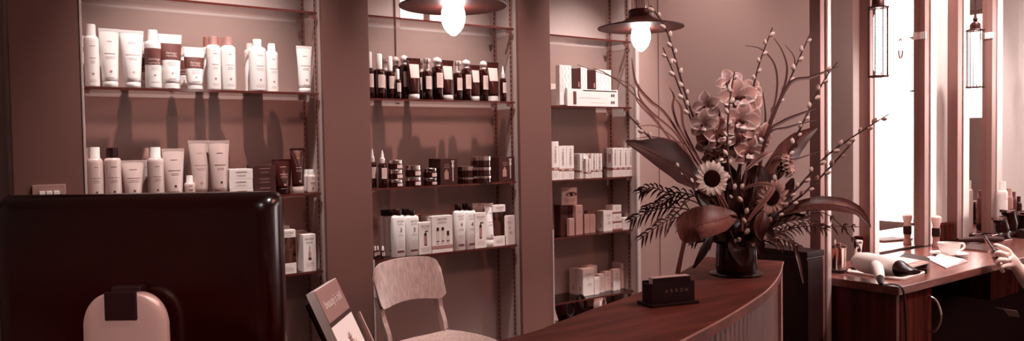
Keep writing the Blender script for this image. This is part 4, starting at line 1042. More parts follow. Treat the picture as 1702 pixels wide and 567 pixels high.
# third shelf
G3 = 'boxes on the third shelf of the right recess'
cart(2, 932, 945, 341.5, 2.93, 'dark slim box under the eye picture, left', style='plain', mt=DARKCARD, g=G3, d=.05)
cart(2, 946, 956.5, 341.5, 2.93, 'dark slim box under the eye picture, right', style='plain', mt=DARKCARD, g=G3, d=.05)
cart(2, 946.5, 955, 363.5, 2.905, 'short pale box standing before the dark slim boxes', style='small', mt=CARDG, g=G3, d=.02)
cart(2, 957.5, 969, 341.5, 2.905, 'tall taupe box right of the dark slim boxes', style='small', mt=CARDG, g=G3, d=.03)
cart(2, 971.5, 980.5, 356.5, 2.93, 'small taupe box left one of the low pair', style='small', mt=CARDG, g=G3, d=.025)
cart(2, 981, 990, 356.5, 2.93, 'small taupe box right one of the low pair', style='small', mt=CARDG, g=G3, d=.025)
cart(2, 977, 987, 350.5, 2.975, 'taupe box behind the low pair', style='plain', mt=CARDG, g=G3, d=.03)
cart(2, 1003.5, 1019, 350.5, 2.925, 'big white box in the middle of the third right shelf', style='small', g=G3, d=.055)
cart(2, 1004, 1017, 349.5, 2.99, 'white box behind the big white box', style='small', g=G3, d=.055)
xx, yy, zz, ww, hh = spot_of(3, 2, 1019.5, 1033.5, 340, 2.92)
zs = [SHZ[3][2], atY(1026, 371, 2.92).z, atY(1026, 355.5, 2.92).z, atY(1026, 340.5, 2.92).z]
for i, lb in enumerate(('bottom of the three stacked small white boxes', 'middle of the three stacked small white boxes', 'top of the three stacked small white boxes')):
    t = thing('product_box', lb, BX, (xx, yy+.001*i, zs[i]+.0006), 0, 'stack of three small white boxes'); carton(t, ww, .055, zs[i+1]-zs[i]-.001, CARD, 'band', i)
cart(2, 1036, 1052.5, 362, 2.91, 'white box at the right end of the third right shelf', style='small', g=G3, d=.05)
# eye picture card resting on the dark boxes
a0 = atY(933.5, 341, 2.935); a1 = atY(959, 341, 2.935); zt_ = atY(945, 311.5, 2.935).z
t = thing('eye_card', 'small picture card showing an eye, standing on the dark slim boxes', 'picture card', ((a0.x+a1.x)/2, 2.935, atY(940, 341.5, 2.93).z+.001)); t.rotation_euler = (0, math.radians(2), 0)
w = a1.x-a0.x; h = zt_-a0.z
MB().box((-w/2, 0, 0), (w/2, .004, h)).build('card', CARD2, t)
b = MB(); f = flat(-.0003)
def shp(pts, mtl, nm, e):
    g = flat(-e); MB().add([g(w*u, h*v) for u, v in pts], [list(range(len(pts)))]).build(nm, mtl, t)
shp([(-.5, .98), (.18, 1), (.05, .95), (-.15, .86), (-.3, .8), (-.5, .72)], CARDG, 'brow', .0004)
al = [(-.28, .55), (-.15, .68), (.05, .75), (.3, .74), (.45, .68), (.5, .58), (.3, .52), (.1, .48), (-.1, .5)]
shp(al, BROWNL, 'eyelid', .0005)
shp([(-.16, .57), (0, .66), (.2, .68), (.34, .6), (.2, .53), (.02, .52)], PAPER, 'eye_white', .0007)
shp([(.1+.13*math.cos(2*PI*k/16), .61+.10*math.sin(2*PI*k/16)) for k in range(16)], INKD, 'iris', .0009)
b = MB(); lines(b, f, 0, h*.34, w*.75, 2, .008, .003, 2); lines(b, f, 0, h*.18, w*.7, 2, .007, .0015, 3); b.build('printing', INKL, t)
# fourth shelf
G4 = 'white boxes on the fourth shelf of the right recess'
Yq = 2.965
cart(1, 969.5, 987.5, 447, Yq-.03, 'largest white box on the fourth right shelf', style='small', g=G4, d=.055)
cart(1, 975, 993, 442, Yq+.035, 'tall white box behind the largest one', style='small', g=G4, d=.05)
cart(1, 957, 968.5, 446.5, Yq+.03, 'white box half hidden left of the largest one', style='small', g=G4, d=.05)
cart(1, 989, 996.5, 461, Yq-.035, 'narrowest white box right of the largest one', style='small', g=G4, d=.02)
cart(1, 996, 1005.5, 456, Yq-.01, 'slim white box, second right of the largest one', style='small', g=G4, d=.03)
cart(1, 1005.8, 1016, 451.5, Yq+.0, 'slim white box, third right of the largest one', style='small', g=G4, d=.035)
cart(1, 1020, 1031.5, 448, Yq-.02, 'white box left of the tall one at the right of the fourth shelf', style='small', g=G4, d=.03)
cart(1, 1032.5, 1043, 438, Yq+.0, 'tall white box near the right end of the fourth shelf', style='small', g=G4, d=.05)
cart(1, 1024, 1033, 436, Yq+.05, 'tall white box at the back right of the fourth shelf', style='small', g=G4, d=.03)
cart(1, 1045, 1054, 444, Yq-.01, 'white box at the right end of the fourth shelf', style='small', g=G4, d=.03)
# things on the lowest shelf, just above the counter
zl = SHZ[3][0]+.0008
def ringpts(c, rx, rz, tilt, n=28, ry=.3):
    return [c + V((rx*math.cos(a)*math.cos(tilt)-rz*math.sin(a)*math.sin(tilt), ry*rx*math.cos(a), rx*math.cos(a)*math.sin(tilt)+rz*math.sin(a)*math.cos(tilt))) for a in [2*PI*k/n for k in range(n+1)]]
t = thing('headphones', 'dark ringed headphones lying on the lowest right shelf', 'headphones', (atY(962, 510, 2.93).x, 2.93, zl))
o = V(t.location)
c1 = atY(947, 514, 2.92)-o; c1.z = max(c1.z, .047)
MB().tube(ringpts(c1, .036, .036, 0, 32), .0085, 10, False).build('ear_ring', BLACKM, t)
MB().lathe([(.0001, 0), (.026, .002), (.028, .012), (.0001, .014)], 24, M=Matrix.Translation(c1+V((0, .012, 0))) @ Matrix.Rotation(PI/2, 4, 'X')).build('ear_pad', BLACKP, t)
c2 = atY(967, 503, 2.915)-o; c2.z = max(c2.z, .072)
MB().tube(ringpts(c2, .058, .022, -.85, 36), .0088, 10, False).build('head_band', BLACKM, t)
t = thing('tape_roll', 'pale roll of tape on the lowest right shelf', 'tape roll', (atY(995, 508, 2.93).x, 2.92, zl))
R_ = .043; Mr = Matrix.Translation((0, 0, R_)) @ Matrix.Rotation(.5, 4, 'Z') @ Matrix.Rotation(PI/2, 4, 'X')
MB().lathe([(R_*.66, -.02), (R_, -.02), (R_, .02), (R_*.66, .02), (R_*.66, -.02)], 32, M=Mr).build('tape', CARD2, t)
MB().lathe([(R_*.60, -.02), (R_*.65, -.02), (R_*.65, .02), (R_*.60, .02), (R_*.60, -.02)], 32, M=Mr).build('core', CARDG, t)
p = atY(924, 505, 2.92)
t = thing('paper_card', 'white folded paper card beside the headphones on the lowest right shelf', 'card', (p.x-.005, 2.93, zl))
MB().prism([(-.03, 0), (.028, 0), (-.002, .075)], -.001, .001, Matrix.Rotation(PI/2, 4, 'X')).build('front_leaf', PAPER, t)
MB().prism([(-.03, 0), (.028, 0), (-.002, .075)], -.001, .001, Matrix.Translation((0, .03, 0)) @ Matrix.Rotation(math.radians(68), 4, 'X')).build('back_leaf', PAPER, t)
t = thing('hair_roller', 'dark ribbed hair roller behind the headphones on the lowest right shelf', 'roller', (atY(944, 505, 2.99).x, 2.99, zl))
b = MB(); Mr = Matrix.Translation((0, 0, .032)) @ Matrix.Rotation(PI/2, 4, 'Y')
b.lathe([(.03, -.05), (.032, -.05)] + [(.032-.003*(k % 2), -.05+.1*k/16) for k in range(17)] + [(.03, .05)], 24, M=Mr); b.build('barrel', DTUBE, t)
for s in (-1, 1): MB().lathe([(.0001, 0), (.031, 0), (.031, .003), (.0001, .003)], 20, M=Matrix.Translation((s*.051, 0, .032)) @ Matrix.Rotation(PI/2, 4, 'Y')).build('end_cap', BROWNL, t)
# ------------------------------------------------------------------ things on the styling desk
def D(x, y, z=DZ): return atZ(x, y, z)
ZT = DZ+.0008
# pale tray
q = [D(1403, 454), D(1432, 445), D(1541, 455), D(1497, 467.5)]
def fillet(pts, r, n=5):
    out = []; m_ = len(pts)
    for i in range(m_):
        p = V(pts[i]).xy; a = (V(pts[i-1]).xy-p); b = (V(pts[(i+1) % m_]).xy-p); rr = min(r, a.length*.45, b.length*.45)
        s = p+a.normalized()*rr; e = p+b.normalized()*rr
        for k in range(n+1): f = k/n; out.append(s*(1-f)**2+p*2*f*(1-f)+e*f*f)
    return out
poly = fillet(q, .03); ctr = sum((p for p in poly), V((0, 0)))/len(poly)
t = thing('tray', 'pale flat tray under the white hair dryer', 'tray', (ctr.x, ctr.y, ZT))
b = MB(); b.prism([p-ctr for p in poly], 0, .005); b.build('base', CARD2, t)
b = MB(); b.tube([V(((p-ctr).x*.985, (p-ctr).y*.985, .006)) for p in poly+poly[:1]], .0035, 6, False); b.build('rim', WHITE2, t)
# hair dryer
bk_, fr_ = P(1434, 436, 2.66), P(1494, 446.5, 2.50)
mv = V((0, 0, max(0, DZ+.008+.040-bk_.z))); bk_ += mv; fr_ += mv*.6
ax = (fr_-bk_).normalized(); Ld = (fr_-bk_).length
up = V((0, 0, 1)); sd = ax.cross(up).normalized(); u2 = sd.cross(ax)
t = thing('hair_dryer', 'white hair dryer with dark nozzle lying on the pale tray', 'hair dryer', (bk_.x, bk_.y, DZ+.008))
o = V(t.location)
def ringd(c, r, ry=None, n=24): return [c-o + sd*r*math.cos(2*PI*k/n) + u2*(ry or r)*math.sin(2*PI*k/n) for k in range(n)]
prof = [(-.022, .020), (-.020, .027), (-.008, .033), (.02, .036), (.06, .0355), (Ld*.7, .033), (Ld*.9, .029), (Ld, .027)]
MB().loft([ringd(bk_+ax*a, r) for a, r in prof]).build('body', WHITE, t)
MB().loft([ringd(bk_+ax*a, r) for a, r in ((-.034, .018), (-.0305, .020), (-.029, .024))]).build('rear_grille', PEARL, t)
tip = P(1519, 453, 2.46); tip.z = max(tip.z, DZ+.02)
MB().loft([ringd(fr_+ax*.001, .0275), ringd(fr_+ax*.01, .0265), ringd(fr_+(tip-fr_)*.55, .026, .016), ringd(tip, .027, .008)]).build('nozzle', BLACKP, t)
h0 = P(1456, 441, 2.56); h1 = P(1463, 463, 2.40); h1.z = max(h1.z, DZ+.026)
pts = spline([h0-o, (h0*.5+h1*.5)-o+V((0, 0, .006)), h1-o], 5)
MB().tube(pts, lerp_list([.017, .0185, .0165, .0125], len(pts)), 16).build('handle', WHITE, t)
e_ = P(1465, 473, 2.36); e_.z = max(e_.z, DZ+.018)
MB().tube([h1-o, (h1*.4+e_*.6)-o, e_-o], [.011, .0095, .005], 12).build('cord_grip', BLACKP, t)
b_ = P(1441, 440, 2.60)
MB().lathe([(.0001, 0), (.005, 0), (.005, .003), (.0001, .003)], 12, M=Matrix.Translation(bk_+ax*.05-sd*0-o+(cO-bk_).normalized()*.0385) @ (cO-bk_).to_track_quat('Z', 'Y').to_matrix().to_4x4()).build('switch', BROWNL, t)
cpts = [e_-o]
edge = D(1466, 476); 
cpts += [V((edge.x, DY0-.02, DZ+.005))-o, V((edge.x+.008, DY0-.03, DZ-.08))-o, V((edge.x+.03, DY0-.028, .35))-o, V((edge.x+.05, DY0-.03, .02))-o]
MB().tube(spline(cpts, 6), .0035, 6).build('cord', BLACKP, t)
# tumbler of tools
c = D(1392.5, 452.5); R_ = .030
t = thing('tool_tumbler', 'shiny metal tumbler holding styling tools beside the metal post', 'tumbler', (c.x, c.y, ZT))
MB().lathe([(R_*.95, .006), (R_*.9, .012), (R_*.97, .085), (R_*1.06, .088), (R_*1.06, .091), (R_*.94, .091), (R_*.86, .02), (.0001, .018)], 32).build('cup', CHROME, t)
MB().lathe([(R_*1.0, .004), (R_*1.15, .006), (R_*1.15, .010), (R_*.9, .012)], 32).build('base_ring', BLACKP, t)
for k in range(3): a = 2*PI*k/3+.4; MB().lathe([(.003, 0), (.004, .002), (.003, .006)], 10, (R_*math.cos(a), R_*math.sin(a), 0)).build('foot', CHROME, t)
def tool(nm, label, cat, base, top, kind):
    tt = thing(nm, label, cat, tuple(base), 0, 'tools in the metal tumbler'); d = V(top)-V(base)
    if kind == 'scissors':
        for s in (-1, 1):
            e2 = d+V((s*.009, 0, 0)); MB().tube([V((-s*.004, 0, 0)), e2*.75], .0022, 6).build('blade', CHROME, tt)
            MB().tube([e2*.75+V((s*.004+.008*math.cos(a), .002*math.sin(a), .012+.010*math.sin(a))) for a in [2*PI*k/16 for k in range(17)]], .0022, 6, False).build('finger_ring', CHROME, tt)
    elif kind == 'comb':
        u = V((.006, 0, 0)); b = MB(); b.loft([[p+x_+y_ for x_, y_ in ((-u, V((0, -.001, 0))), (u, V((0, -.001, 0))), (u, V((0, .001, 0))), (-u, V((0, .001, 0))))] for p in (V((0, 0, 0)), d)], True, False); b.build('spine', STEEL, tt)
        b = MB()
        for k in range(16): z = d*(k/18); b.box((.006+z.x, -.0008+z.y, z.z), (.011+z.x, .0008+z.y, z.z+.0014))
        b.build('teeth', STEEL, tt)
    else:
        MB().tube([V((0, 0, 0)), d*.6, d], [.003, .004, .006], 10).build('shaft', STEEL, tt); MB().lathe([(.0001, -.006), (.0075, -.003), (.0075, .006), (.0001, .01)], 12, d).build('tip', BROWNL, tt)
zt_ = ZT+.022
tool('scissors', 'steel scissors with ring handles in the metal tumbler', 'scissors', (c.x+.008, c.y-.004, zt_), (c.x+.016, c.y, zt_+.075), 'scissors')
tool('comb', 'metal comb standing in the metal tumbler', 'comb', (c.x-.004, c.y+.008, zt_), (c.x-.002, c.y+.010, zt_+.094), 'comb')
tool('tint_brush', 'small dark tipped brush in the metal tumbler', 'brush', (c.x-.010, c.y-.010, zt_), (c.x-.016, c.y-.012, zt_+.078), 'brush')
tool('tint_brush', 'slim brush leaning at the right of the metal tumbler', 'brush', (c.x+.014, c.y-.012, zt_), (c.x+.022, c.y-.014, zt_+.066), 'brush')
# white remote
rb = P(1421.5, 440, 2.80); rt = P(1428, 396.5, 2.83)
t = thing('remote_control', 'white remote control with a dark dot, standing upright behind the hair dryer', 'remote', (rb.x, rb.y, ZT))
Mr = Matrix.Rotation(-.5, 4, 'Z') @ Matrix.Rotation(math.radians(8), 4, 'Y')
hR = rt.z-ZT
MB().box((-.0125, -.006, .012), (.0125, .006, hR), .004, Mr).build('case', WHITE, t)
MB().box((-.006, -.0068, hR-.012), (.006, -.0058, hR-.006), 0, Mr).build('sensor_slot', BROWNL, t)
MB().lathe([(.0001, 0), (.007, 0), (.0075, .0015), (.006, .0025), (.0001, .003)], 16, M=Mr @ Matrix.Translation((0, -.0058, hR*.68)) @ Matrix.Rotation(PI/2, 4, 'X')).build('round_button', BLACKP, t)
MB().box((-.016, -.012, 0), (.016, .014, .014), .003).build('stand', BLACKP, t)
# folded magazines and a dark pouch
def flatbox(nm, label, cat, quad, z0, z1, mt, group=None, r=.008, page=None):
    poly = fillet(quad, r, 3); ctr = sum((p for p in poly), V((0, 0)))/len(poly)
    t = thing(nm, label, cat, (ctr.x, ctr.y, z0), 0, group); P2 = [p-ctr for p in poly]
    if page:
        MB().prism([p*.985 for p in P2], 0, z1-z0-.001).build('pages', page, t); MB().prism(P2, z1-z0-.001, z1-z0).build('cover', mt, t)
    else: MB().prism(P2, 0, z1-z0).build('body', mt, t)
    return t
qd = [D(1487, 446), D(1506, 434), D(1546, 444), D(1541, 456)]
t = flatbox('zip_pouch', 'black pouch under the loose magazines beside the hair dryer nozzle', 'pouch', qd, ZT, DZ+.034, BLACKM, r=.02)
o = V(t.location); poly = [V((p.x-o.x, p.y-o.y, .017)) for p in fillet(qd, .02, 3)]
MB().tube([p*1.005 for p in poly]+[poly[0]*1.005], .0016, 6, False).build('zip', BROWNL, t)
qd = [D(1470, 437, DZ+.036), D(1500, 429, DZ+.036), D(1545, 437, DZ+.036), D(1510, 447, DZ+.036)]
flatbox('magazine', 'grey magazine lying on the black pouch', 'magazine', qd, DZ+.0352, DZ+.040, TAUPE, None, .004, PAPER)
qd = [D(1462, 434, DZ+.042), D(1494, 428, DZ+.042), D(1530, 434, DZ+.042), D(1500, 441, DZ+.042)]
flatbox('magazine', 'paler magazine lying askew on top of the grey one', 'magazine', qd, DZ+.0408, DZ+.0445, CARD2, None, .004, PAPER)
# open booklet
q = [D(1538, 430), D(1571, 427), D(1609, 435), D(1573, 447)]
t = thing('open_booklet', 'open white booklet lying at the front of the styling desk', 'booklet', tuple((q[0]+q[2])/2)[:2]+(ZT,))
o = V(t.location)
def page(p00, p10, p01, p11, lift, nm):
    n = 10; rings = []
    for i in range(n+1):
        f = i/n; a = p00+(p10-p00)*f-o; b_ = p01+(p11-p01)*f-o; z = .003+lift*math.sin(PI*min(1, f*1.0))**.8
        rings.append([V((a.x, a.y, 0.0002)), V((b_.x, b_.y, 0.0002)), V((b_.x, b_.y, z)), V((a.x, a.y, z))])
    MB().loft(rings, True, False).build(nm, PAPER, t)
m0, m1 = (q[0]+q[1])/2, (q[3]+q[2])/2
page(q[0], m0*.999+q[0]*.001, q[3], m1, .004, 'page'); page(m0, q[1], m1, q[2], .010, 'page')
b = MB()
for k in range(5): 
    a_ = m0+(q[1]-m0)*(.2+.12*k)-o; b_ = m1+(q[2]-m1)*(.2+.12*k)-o
    p1_, p2_ = a_+(b_-a_)*.2, a_+(b_-a_)*.8; zz = .0035+.010*math.sin(PI*(.2+.12*k))**.8+.0003
    b.tube([V((p1_.x, p1_.y, zz)), V((p2_.x, p2_.y, zz))], .0006, 4)
b.build('printing', INKL, t)
# cup and saucer
c = D(1577.5, 424, DZ+.004)
t = thing('saucer', 'white saucer under the coffee cup', 'saucer', (c.x, c.y, ZT))
MB().lathe([(.030, 0), (.034, .001), (.055, .008), (.068, .012), (.069, .0135), (.054, .011), (.033, .005), (.0001, .0045)], 40).build('plate', WHITE, t); 
t.children[0].name = 'dish'
t2 = thing('coffee_cup', 'white coffee cup standing on its saucer', 'cup', (c.x, c.y, ZT+.0052))
MB().lathe([(.020, 0), (.022, .003), (.030, .010), (.039, .030), (.0425, .048), (.0405, .048), (.037, .030), (.028, .012), (.0001, .008)], 40).build('bowl', WHITE, t2)
hd = cR.copy(); hd.z = 0; hd.normalize()
MB().tube(spline([hd*.039+V((0, 0, .042)), hd*.056+V((0, 0, .044)), hd*.062+V((0, 0, .032)), hd*.052+V((0, 0, .020)), hd*.034+V((0, 0, .016))], 5), .0042, 8).build('handle', WHITE, t2)
MB().lathe([(.0001, .036), (.0372, .036)], 30).build('coffee', BROWNL, t2)
# neck brush
c = D(1556, 411); hB = .137
t = thing('neck_brush', 'pale bristled neck brush standing beside the cup, behind it the wooden ledge', 'brush', (c.x, c.y, ZT))
MB().lathe([(.017, 0), (.018, .003), (.014, .02), (.013, .035), (.016, .046)], 24).build('handle', TAUPE, t)
MB().lathe([(.0162, .046), (.0175, .05), (.0175, .08), (.016, .084)], 24).build('ferrule', BLACKP, t)
b = MB(); b.lathe([(.0155, .084), (.019, .1), (.0245, .120), (.024, .131), (.014, hB), (.0001, hB+.001)], 24, sx=1, sy=.8); b.build('bristles', CATKIN, t)
# tool roll and flat book behind the phone
a0, a1 = D(1592, 400, DZ+.012), D(1668, 398, DZ+.012)
t = thing('tool_roll', 'dark rolled tool pouch with combs on the desk behind the phone', 'tool roll', ((a0.x+a1.x)/2, (a0.y+a1.y)/2, ZT))
o = V(t.location); d = (a1-a0)
MB().tube([a0-o+V((0, 0, .003)), a0-o+d*.15+V((0, 0, .002)), a0-o+d*.5+V((0, 0, .004)), a0-o+d*.85+V((0, 0, .002)), a1-o], [.008, .012, .015, .013, .007], 14).build('pouch', DARKCARD, t)
for k in range(4):
    s_ = a0+d*(.35+.13*k)-o+V((0, 0, .018)); MB().tube([s_, s_+d*.22+V((0, -.012+.01*k, .004))], [.003, .002], 8).build('tool', STEEL if k % 2 else BROWNL, t)
qd = [D(1600, 415), D(1612, 407), D(1650, 411), D(1642, 420)]
flatbox('appointment_book', 'thin dark book on the desk in front of the tool roll', 'book', qd, ZT, DZ+.007, DARKCARD, None, .005, CARDG)
p0_, p1_ = D(1613, 389), D(1634, 396)
t = thing('hair_clip', 'long thin dark hair clip lying behind the tool roll', 'clip', tuple((p0_+p1_)/2)[:2]+(ZT,)); o = V(t.location)
MB().tube([p0_-o+V((0, 0, .004)), p1_-o+V((0, 0, .004))], [.002, .0035], 8).build('upper_jaw', BLACKP, t)
MB().tube([p0_-o+V((.004, .008, .004)), p1_-o+V((0, .002, .004))], [.002, .0035], 8).build('lower_jaw', BLACKP, t)
a0, a1 = D(1664, 402), D(1682, 399)
t = thing('tail_comb', 'pale tail comb beside the tool roll', 'comb', tuple((a0+a1)/2)[:2]+(ZT,)); o = V(t.location)
MB().tube([a0-o+V((0, 0, .003)), a1-o+V((0, 0, .003))], [.003, .0015], 8).build('tail', CARD2, t)
# stylists' clutter at the far end, before the second mirror
def std(x, ybase, Y=None):
    p = D(x, ybase); return p
clutter = [(1666, 374, 302, .022, WHITE, 'tall white spray bottle at the far end of the desk', 'bottle'),
           (1677, 374, 313, .016, TAUPE, 'tall taupe bottle beside the tall white spray bottle', 'bottle'),
           (1685, 373, 319, .012, BROWNL, 'brown bottle right of the taupe bottle on the far desk', 'bottle'),
           (1693, 373, 326, .014, DTUBE, 'dark bottle at the right end of the far desk row', 'bottle')]
for i, (x, yb, yt, r, mt, lb, cat) in enumerate(clutter):
    p = atY(x, yb, 1.60-.012*(i % 2)); h = atY(x, yt, 1.60).z-DZ
    t = thing('spray_bottle', lb, cat, (p.x, p.y, ZT), 0, 'bottles at the far end of the desk')
    bottle(t, h, r, mt, mt, seed=i, caph=.16)
def clipper(x, yb, lb, k, h=.12):
    p = atY(x, yb, 1.535+.02*(k % 2)); t = thing('hair_clipper', lb, 'hair clipper', (p.x, p.y, ZT), random.Random(k).uniform(-.6, .6), 'dark hair tools at the far end of the desk')
    MB().lathe([(.044, 0), (.046, .004), (.038, .022), (.028, .03)], 20, sx=1, sy=.8).build('charging_base', BLACKP, t)
    pts = spline([(0, 0, .026), (.004, 0, h*.5), (-.002, 0, h*.8), (-.012, 0, h)], 4)
    MB().tube(pts, lerp_list([.024, .030, .026, .030], len(pts)), 14).build('body', BLACKP, t)
    MB().box((-.040, -.022, h-.004), (.006, .022, h+.010), .002).build('blade', CHROME, t)
clipper(1679, 377, 'black hair clipper on its charger, in front of the tall white bottle', 1, .12)
clipper(1700, 376, 'black hair clipper on its charger at the right edge of the far desk', 2, .105)
clipper(1665, 372, 'black hair clipper on its charger beside the second mirror frame', 3, .09)
for i, (x, yb, lb) in enumerate(((1683, 381, 'black round brush lying in front of the chargers'), (1698, 389, 'black round brush lying at the right edge in front of the chargers'))):
    p = D(x, yb+6); t = thing('round_brush', lb, 'hair brush', (p.x, p.y, ZT), .3*i, 'round brushes on the far desk')
    Mr = Matrix.Translation((0, 0, .020)) @ Matrix.Rotation(PI/2, 4, 'Y')
    MB().lathe([(.0001, -.04)]+[(.019-.002*(k % 2), -.04+.08*k/20) for k in range(21)]+[(.0001, .04)], 20, M=Mr).build('bristle_barrel', BLACKM, t)
    MB().lathe([(.006, .04), (.009, .07), (.010, .12), (.006, .14)], 14, M=Mr).build('handle', BLACKP, t)
for i, (X_, Y_, hh, lb) in enumerate(((4.40, 1.46, .15, 'tallest black hair clipper of the row seen in the second mirror'), (4.55, 1.44, .12, 'black hair clipper at the desk front, seen low in the second mirror'), (4.47, 1.54, .11, 'black hair clipper in the row seen in the second mirror, nearest the shop front'), (4.62, 1.55, .13, 'black hair clipper further along the desk than the bottles'), (4.80, 1.52, .1, 'black hair clipper at the far end beyond the bottles'))):
    t = thing('hair_clipper', lb, 'hair clipper', (X_, Y_, ZT), .4*i, 'dark hair tools at the far end of the desk')
    MB().lathe([(.034, 0), (.036, .004), (.03, .018), (.024, .024)], 20, sx=1, sy=.8).build('charging_base', BLACKP, t)
    pts = spline([(0, 0, .022), (.004, 0, hh*.5), (-.002, 0, hh*.8), (-.012, 0, hh)], 4)
    MB().tube(pts, lerp_list([.019, .022, .02, .023], len(pts)), 14).build('body', BLACKP, t)
    MB().box((-.032, -.018, hh-.004), (.006, .018, hh+.008), .002).build('blade', CHROME, t)

# ------------------------------------------------------------------ the person with the phone
def skin_mesh(verts, edges, radii, sub=2):
    me = bpy.data.meshes.new('s'); me.from_pydata([tuple(v) for v in verts], edges, [])
    o = bpy.data.objects.new('s', me); COL.objects.link(o)
    md = o.modifiers.new('k', 'SKIN'); md.use_smooth_shade = True
    for i, r in enumerate(radii):
        sv = me.skin_vertices[0].data[i]; sv.radius = r if isinstance(r, tuple) else (r, r); sv.use_root = (i == 0)
    s = o.modifiers.new('s', 'SUBSURF'); s.levels = sub; s.render_levels = sub
    dg = bpy.context.evaluated_depsgraph_get(); m2 = bpy.data.meshes.new_from_object(o.evaluated_get(dg))
    r = ([v.co.copy() for v in m2.vertices], [list(p.vertices) for p in m2.polygons])
    bpy.data.objects.remove(o); bpy.data.meshes.remove(me); bpy.data.meshes.remove(m2); return r
hip = V((3.80, .80, .56))
per = thing('person', 'person in black sitting at the styling desk, holding a phone in both hands', 'person', (hip.x, hip.y, 0))
def W(v): return V(v)-V((hip.x, hip.y, 0))
vs = []; es = []; rs = []
def node(p, r, par=None):
    vs.append(W(p)); rs.append(r)
    if par is not None: es.append((par, len(vs)-1))
    return len(vs)-1
# hands in skin (with forearm ends), grown as one surface per hand so that the fingers stay apart
def hand(wrist, elbow, palm, knuck, fingers, thumb, nm):
    V0 = []; E0 = []; R0 = []
    def nd(p, r, par=None):
        V0.append(W(p)); R0.append(r)
        if par is not None: E0.append((par, len(V0)-1))
        return len(V0)-1
    a = nd(palm, .019); w_ = nd(wrist, .0225, a); nd(wrist+(elbow-wrist)*.35, .029, w_); 
    for k, f in zip(knuck, fingers):
        p = nd(k[0], k[1], a)
        for q, r in f: p = nd(q, r, p)
    p = a
    for q, r in thumb: p = nd(q, r, p)
    v, f = skin_mesh(V0, E0, R0, 2); return v, f
Fm = lambda pts, t, rr: [(P(x, y, t+dt), r) for (x, y, dt), r in zip(pts, rr)]
T0 = 2.80
rw = P(1697, 454, T0); rpalm = P(1683, 433, T0)
r4 = (.0088, .0082, .0072)
rh = hand(rw, P(1745, 520, 2.95), rpalm,
          [(P(1675, 417, T0), .0125), (P(1671, 424.5, T0-.015), .0125), (P(1671, 433, T0-.02), .012), (P(1673, 441, T0-.02), .011)],
          [Fm([(1665, 411, -.01), (1658, 408, 0), (1652.5, 408, .02)], T0, r4), Fm([(1661.5, 419, -.03), (1656, 421, -.02), (1653.5, 426, 0)], T0, r4),
           Fm([(1662, 431, -.035), (1658, 436, -.03), (1660, 442, -.01)], T0, r4), Fm([(1665, 443, -.03), (1664.5, 449, -.025), (1668, 452, -.01)], T0, (.0078, .0074, .0066))],
          Fm([(1677, 428, .03), (1669, 419, .045), (1661, 414.5, .045)], T0, (.013, .0105, .0085)), 'right')
lw = P(1694, 446, T0+.075); lp = P(1673, 434, T0+.055)
lh = hand(lw, P(1735, 500, 3.1), lp,
          [(P(1663, 426, T0+0.060), .012), (P(1663, 431, T0+0.055), .012), (P(1664, 436, T0+0.050), .0115), (P(1666, 441, T0+0.045), .0105)],
          [Fm([(1656, 418, 0.065), (1650, 417, 0.040), (1647.5, 421, 0.015)], T0, r4), Fm([(1656, 426, 0.055), (1651, 426, 0.030), (1651, 429.5, 0.010)], T0, r4),
           Fm([(1658, 433, 0.050), (1654, 432.5, 0.025), (1655, 436, 0.010)], T0, r4), Fm([(1661, 439, 0.045), (1658, 438.5, 0.025), (1659.5, 441, 0.015)], T0, (.0078, .0074, .0066))],
          Fm([(1668, 424, 0.050), (1661, 415, 0.035), (1655, 411, 0.025)], T0, (.0125, .0105, .0085)), 'left')
bodyV = []; 
sh_l = V((3.60, .92, 1.0)); sh_r = V((3.86, .62, 1.0)); neck = V((3.75, .80, 1.10)); head = V((3.72, .86, 1.24))
re_ = V((3.72, .93, .80)); le_ = V((3.62, 1.02, .79))
# trunk, legs and arms as one clothed surface
node(hip, (.16, .13)); 
c1_ = node(V((3.78, .80, .76)), (.145, .115), 0); c2_ = node(V((3.75, .79, .93)), (.155, .115), c1_); nk = node(neck, (.06, .06), c2_)
rwr = rw+(P(1745, 520, 2.95)-rw)*.30; lwr = lw+(P(1735, 500, 3.1)-lw)*.30
a_ = node(V((3.64, .90, .99)), .065, c2_); a_ = node(le_, .048, a_); node(lwr, .036, a_)
a_ = node(V((3.86, .66, .98)), .065, c2_); a_ = node(V((3.90, .80, .76)), .05, a_); node(rwr, .037, a_)
lk = V((3.40, 1.14, .53)); rk = V((3.62, 1.20, .52))
a_ = node(lk, .068, 0); node(V((3.42, 1.20, .10)), .045, a_)
a_ = node(rk, .068, 0); node(V((3.64, 1.24, .10)), .045, a_)
cv, cf = skin_mesh(vs, es, rs, 2)
MB().add(cv, cf, True).build('clothing', CLOTH, per)
for (v, f), nm in ((rh, 'hand'), (lh, 'hand')): MB().add(v, f, True).build(nm, SKIN, per)
# head with a face
face_d = V((-.45, .89, -.25)).normalized(); fx = face_d.cross(V((0, 0, 1))).normalized(); fz = fx.cross(face_d)
def hp_(a, b_, c_): return W(head)+fx*a+face_d*b_+fz*c_
b = MB()
def ell3(b, c_, rx, ry, rz, n=20, m_=14):
    rings = []
    for j in range(m_+1):
        ph = -PI/2+PI*j/m_; rings.append([c_+fx*rx*math.cos(ph)*math.cos(2*PI*k/n)+face_d*ry*math.cos(ph)*math.sin(2*PI*k/n)+fz*rz*math.sin(ph) for k in range(n)])
    b.loft(rings)
ell3(b, hp_(0, 0, .01), .075, .092, .10); ell3(b, hp_(0, .025, -.055), .055, .062, .06)
b.loft([[hp_(.05*math.cos(a), -.015+.05*math.sin(a), z) for a in [2*PI*k/16 for k in range(16)]] for z in (-.06, -.17)])
b.tube([hp_(0, .092, .02), hp_(0, .108, -.015), hp_(0, .092, -.025)], [.007, .013, .008], 10)
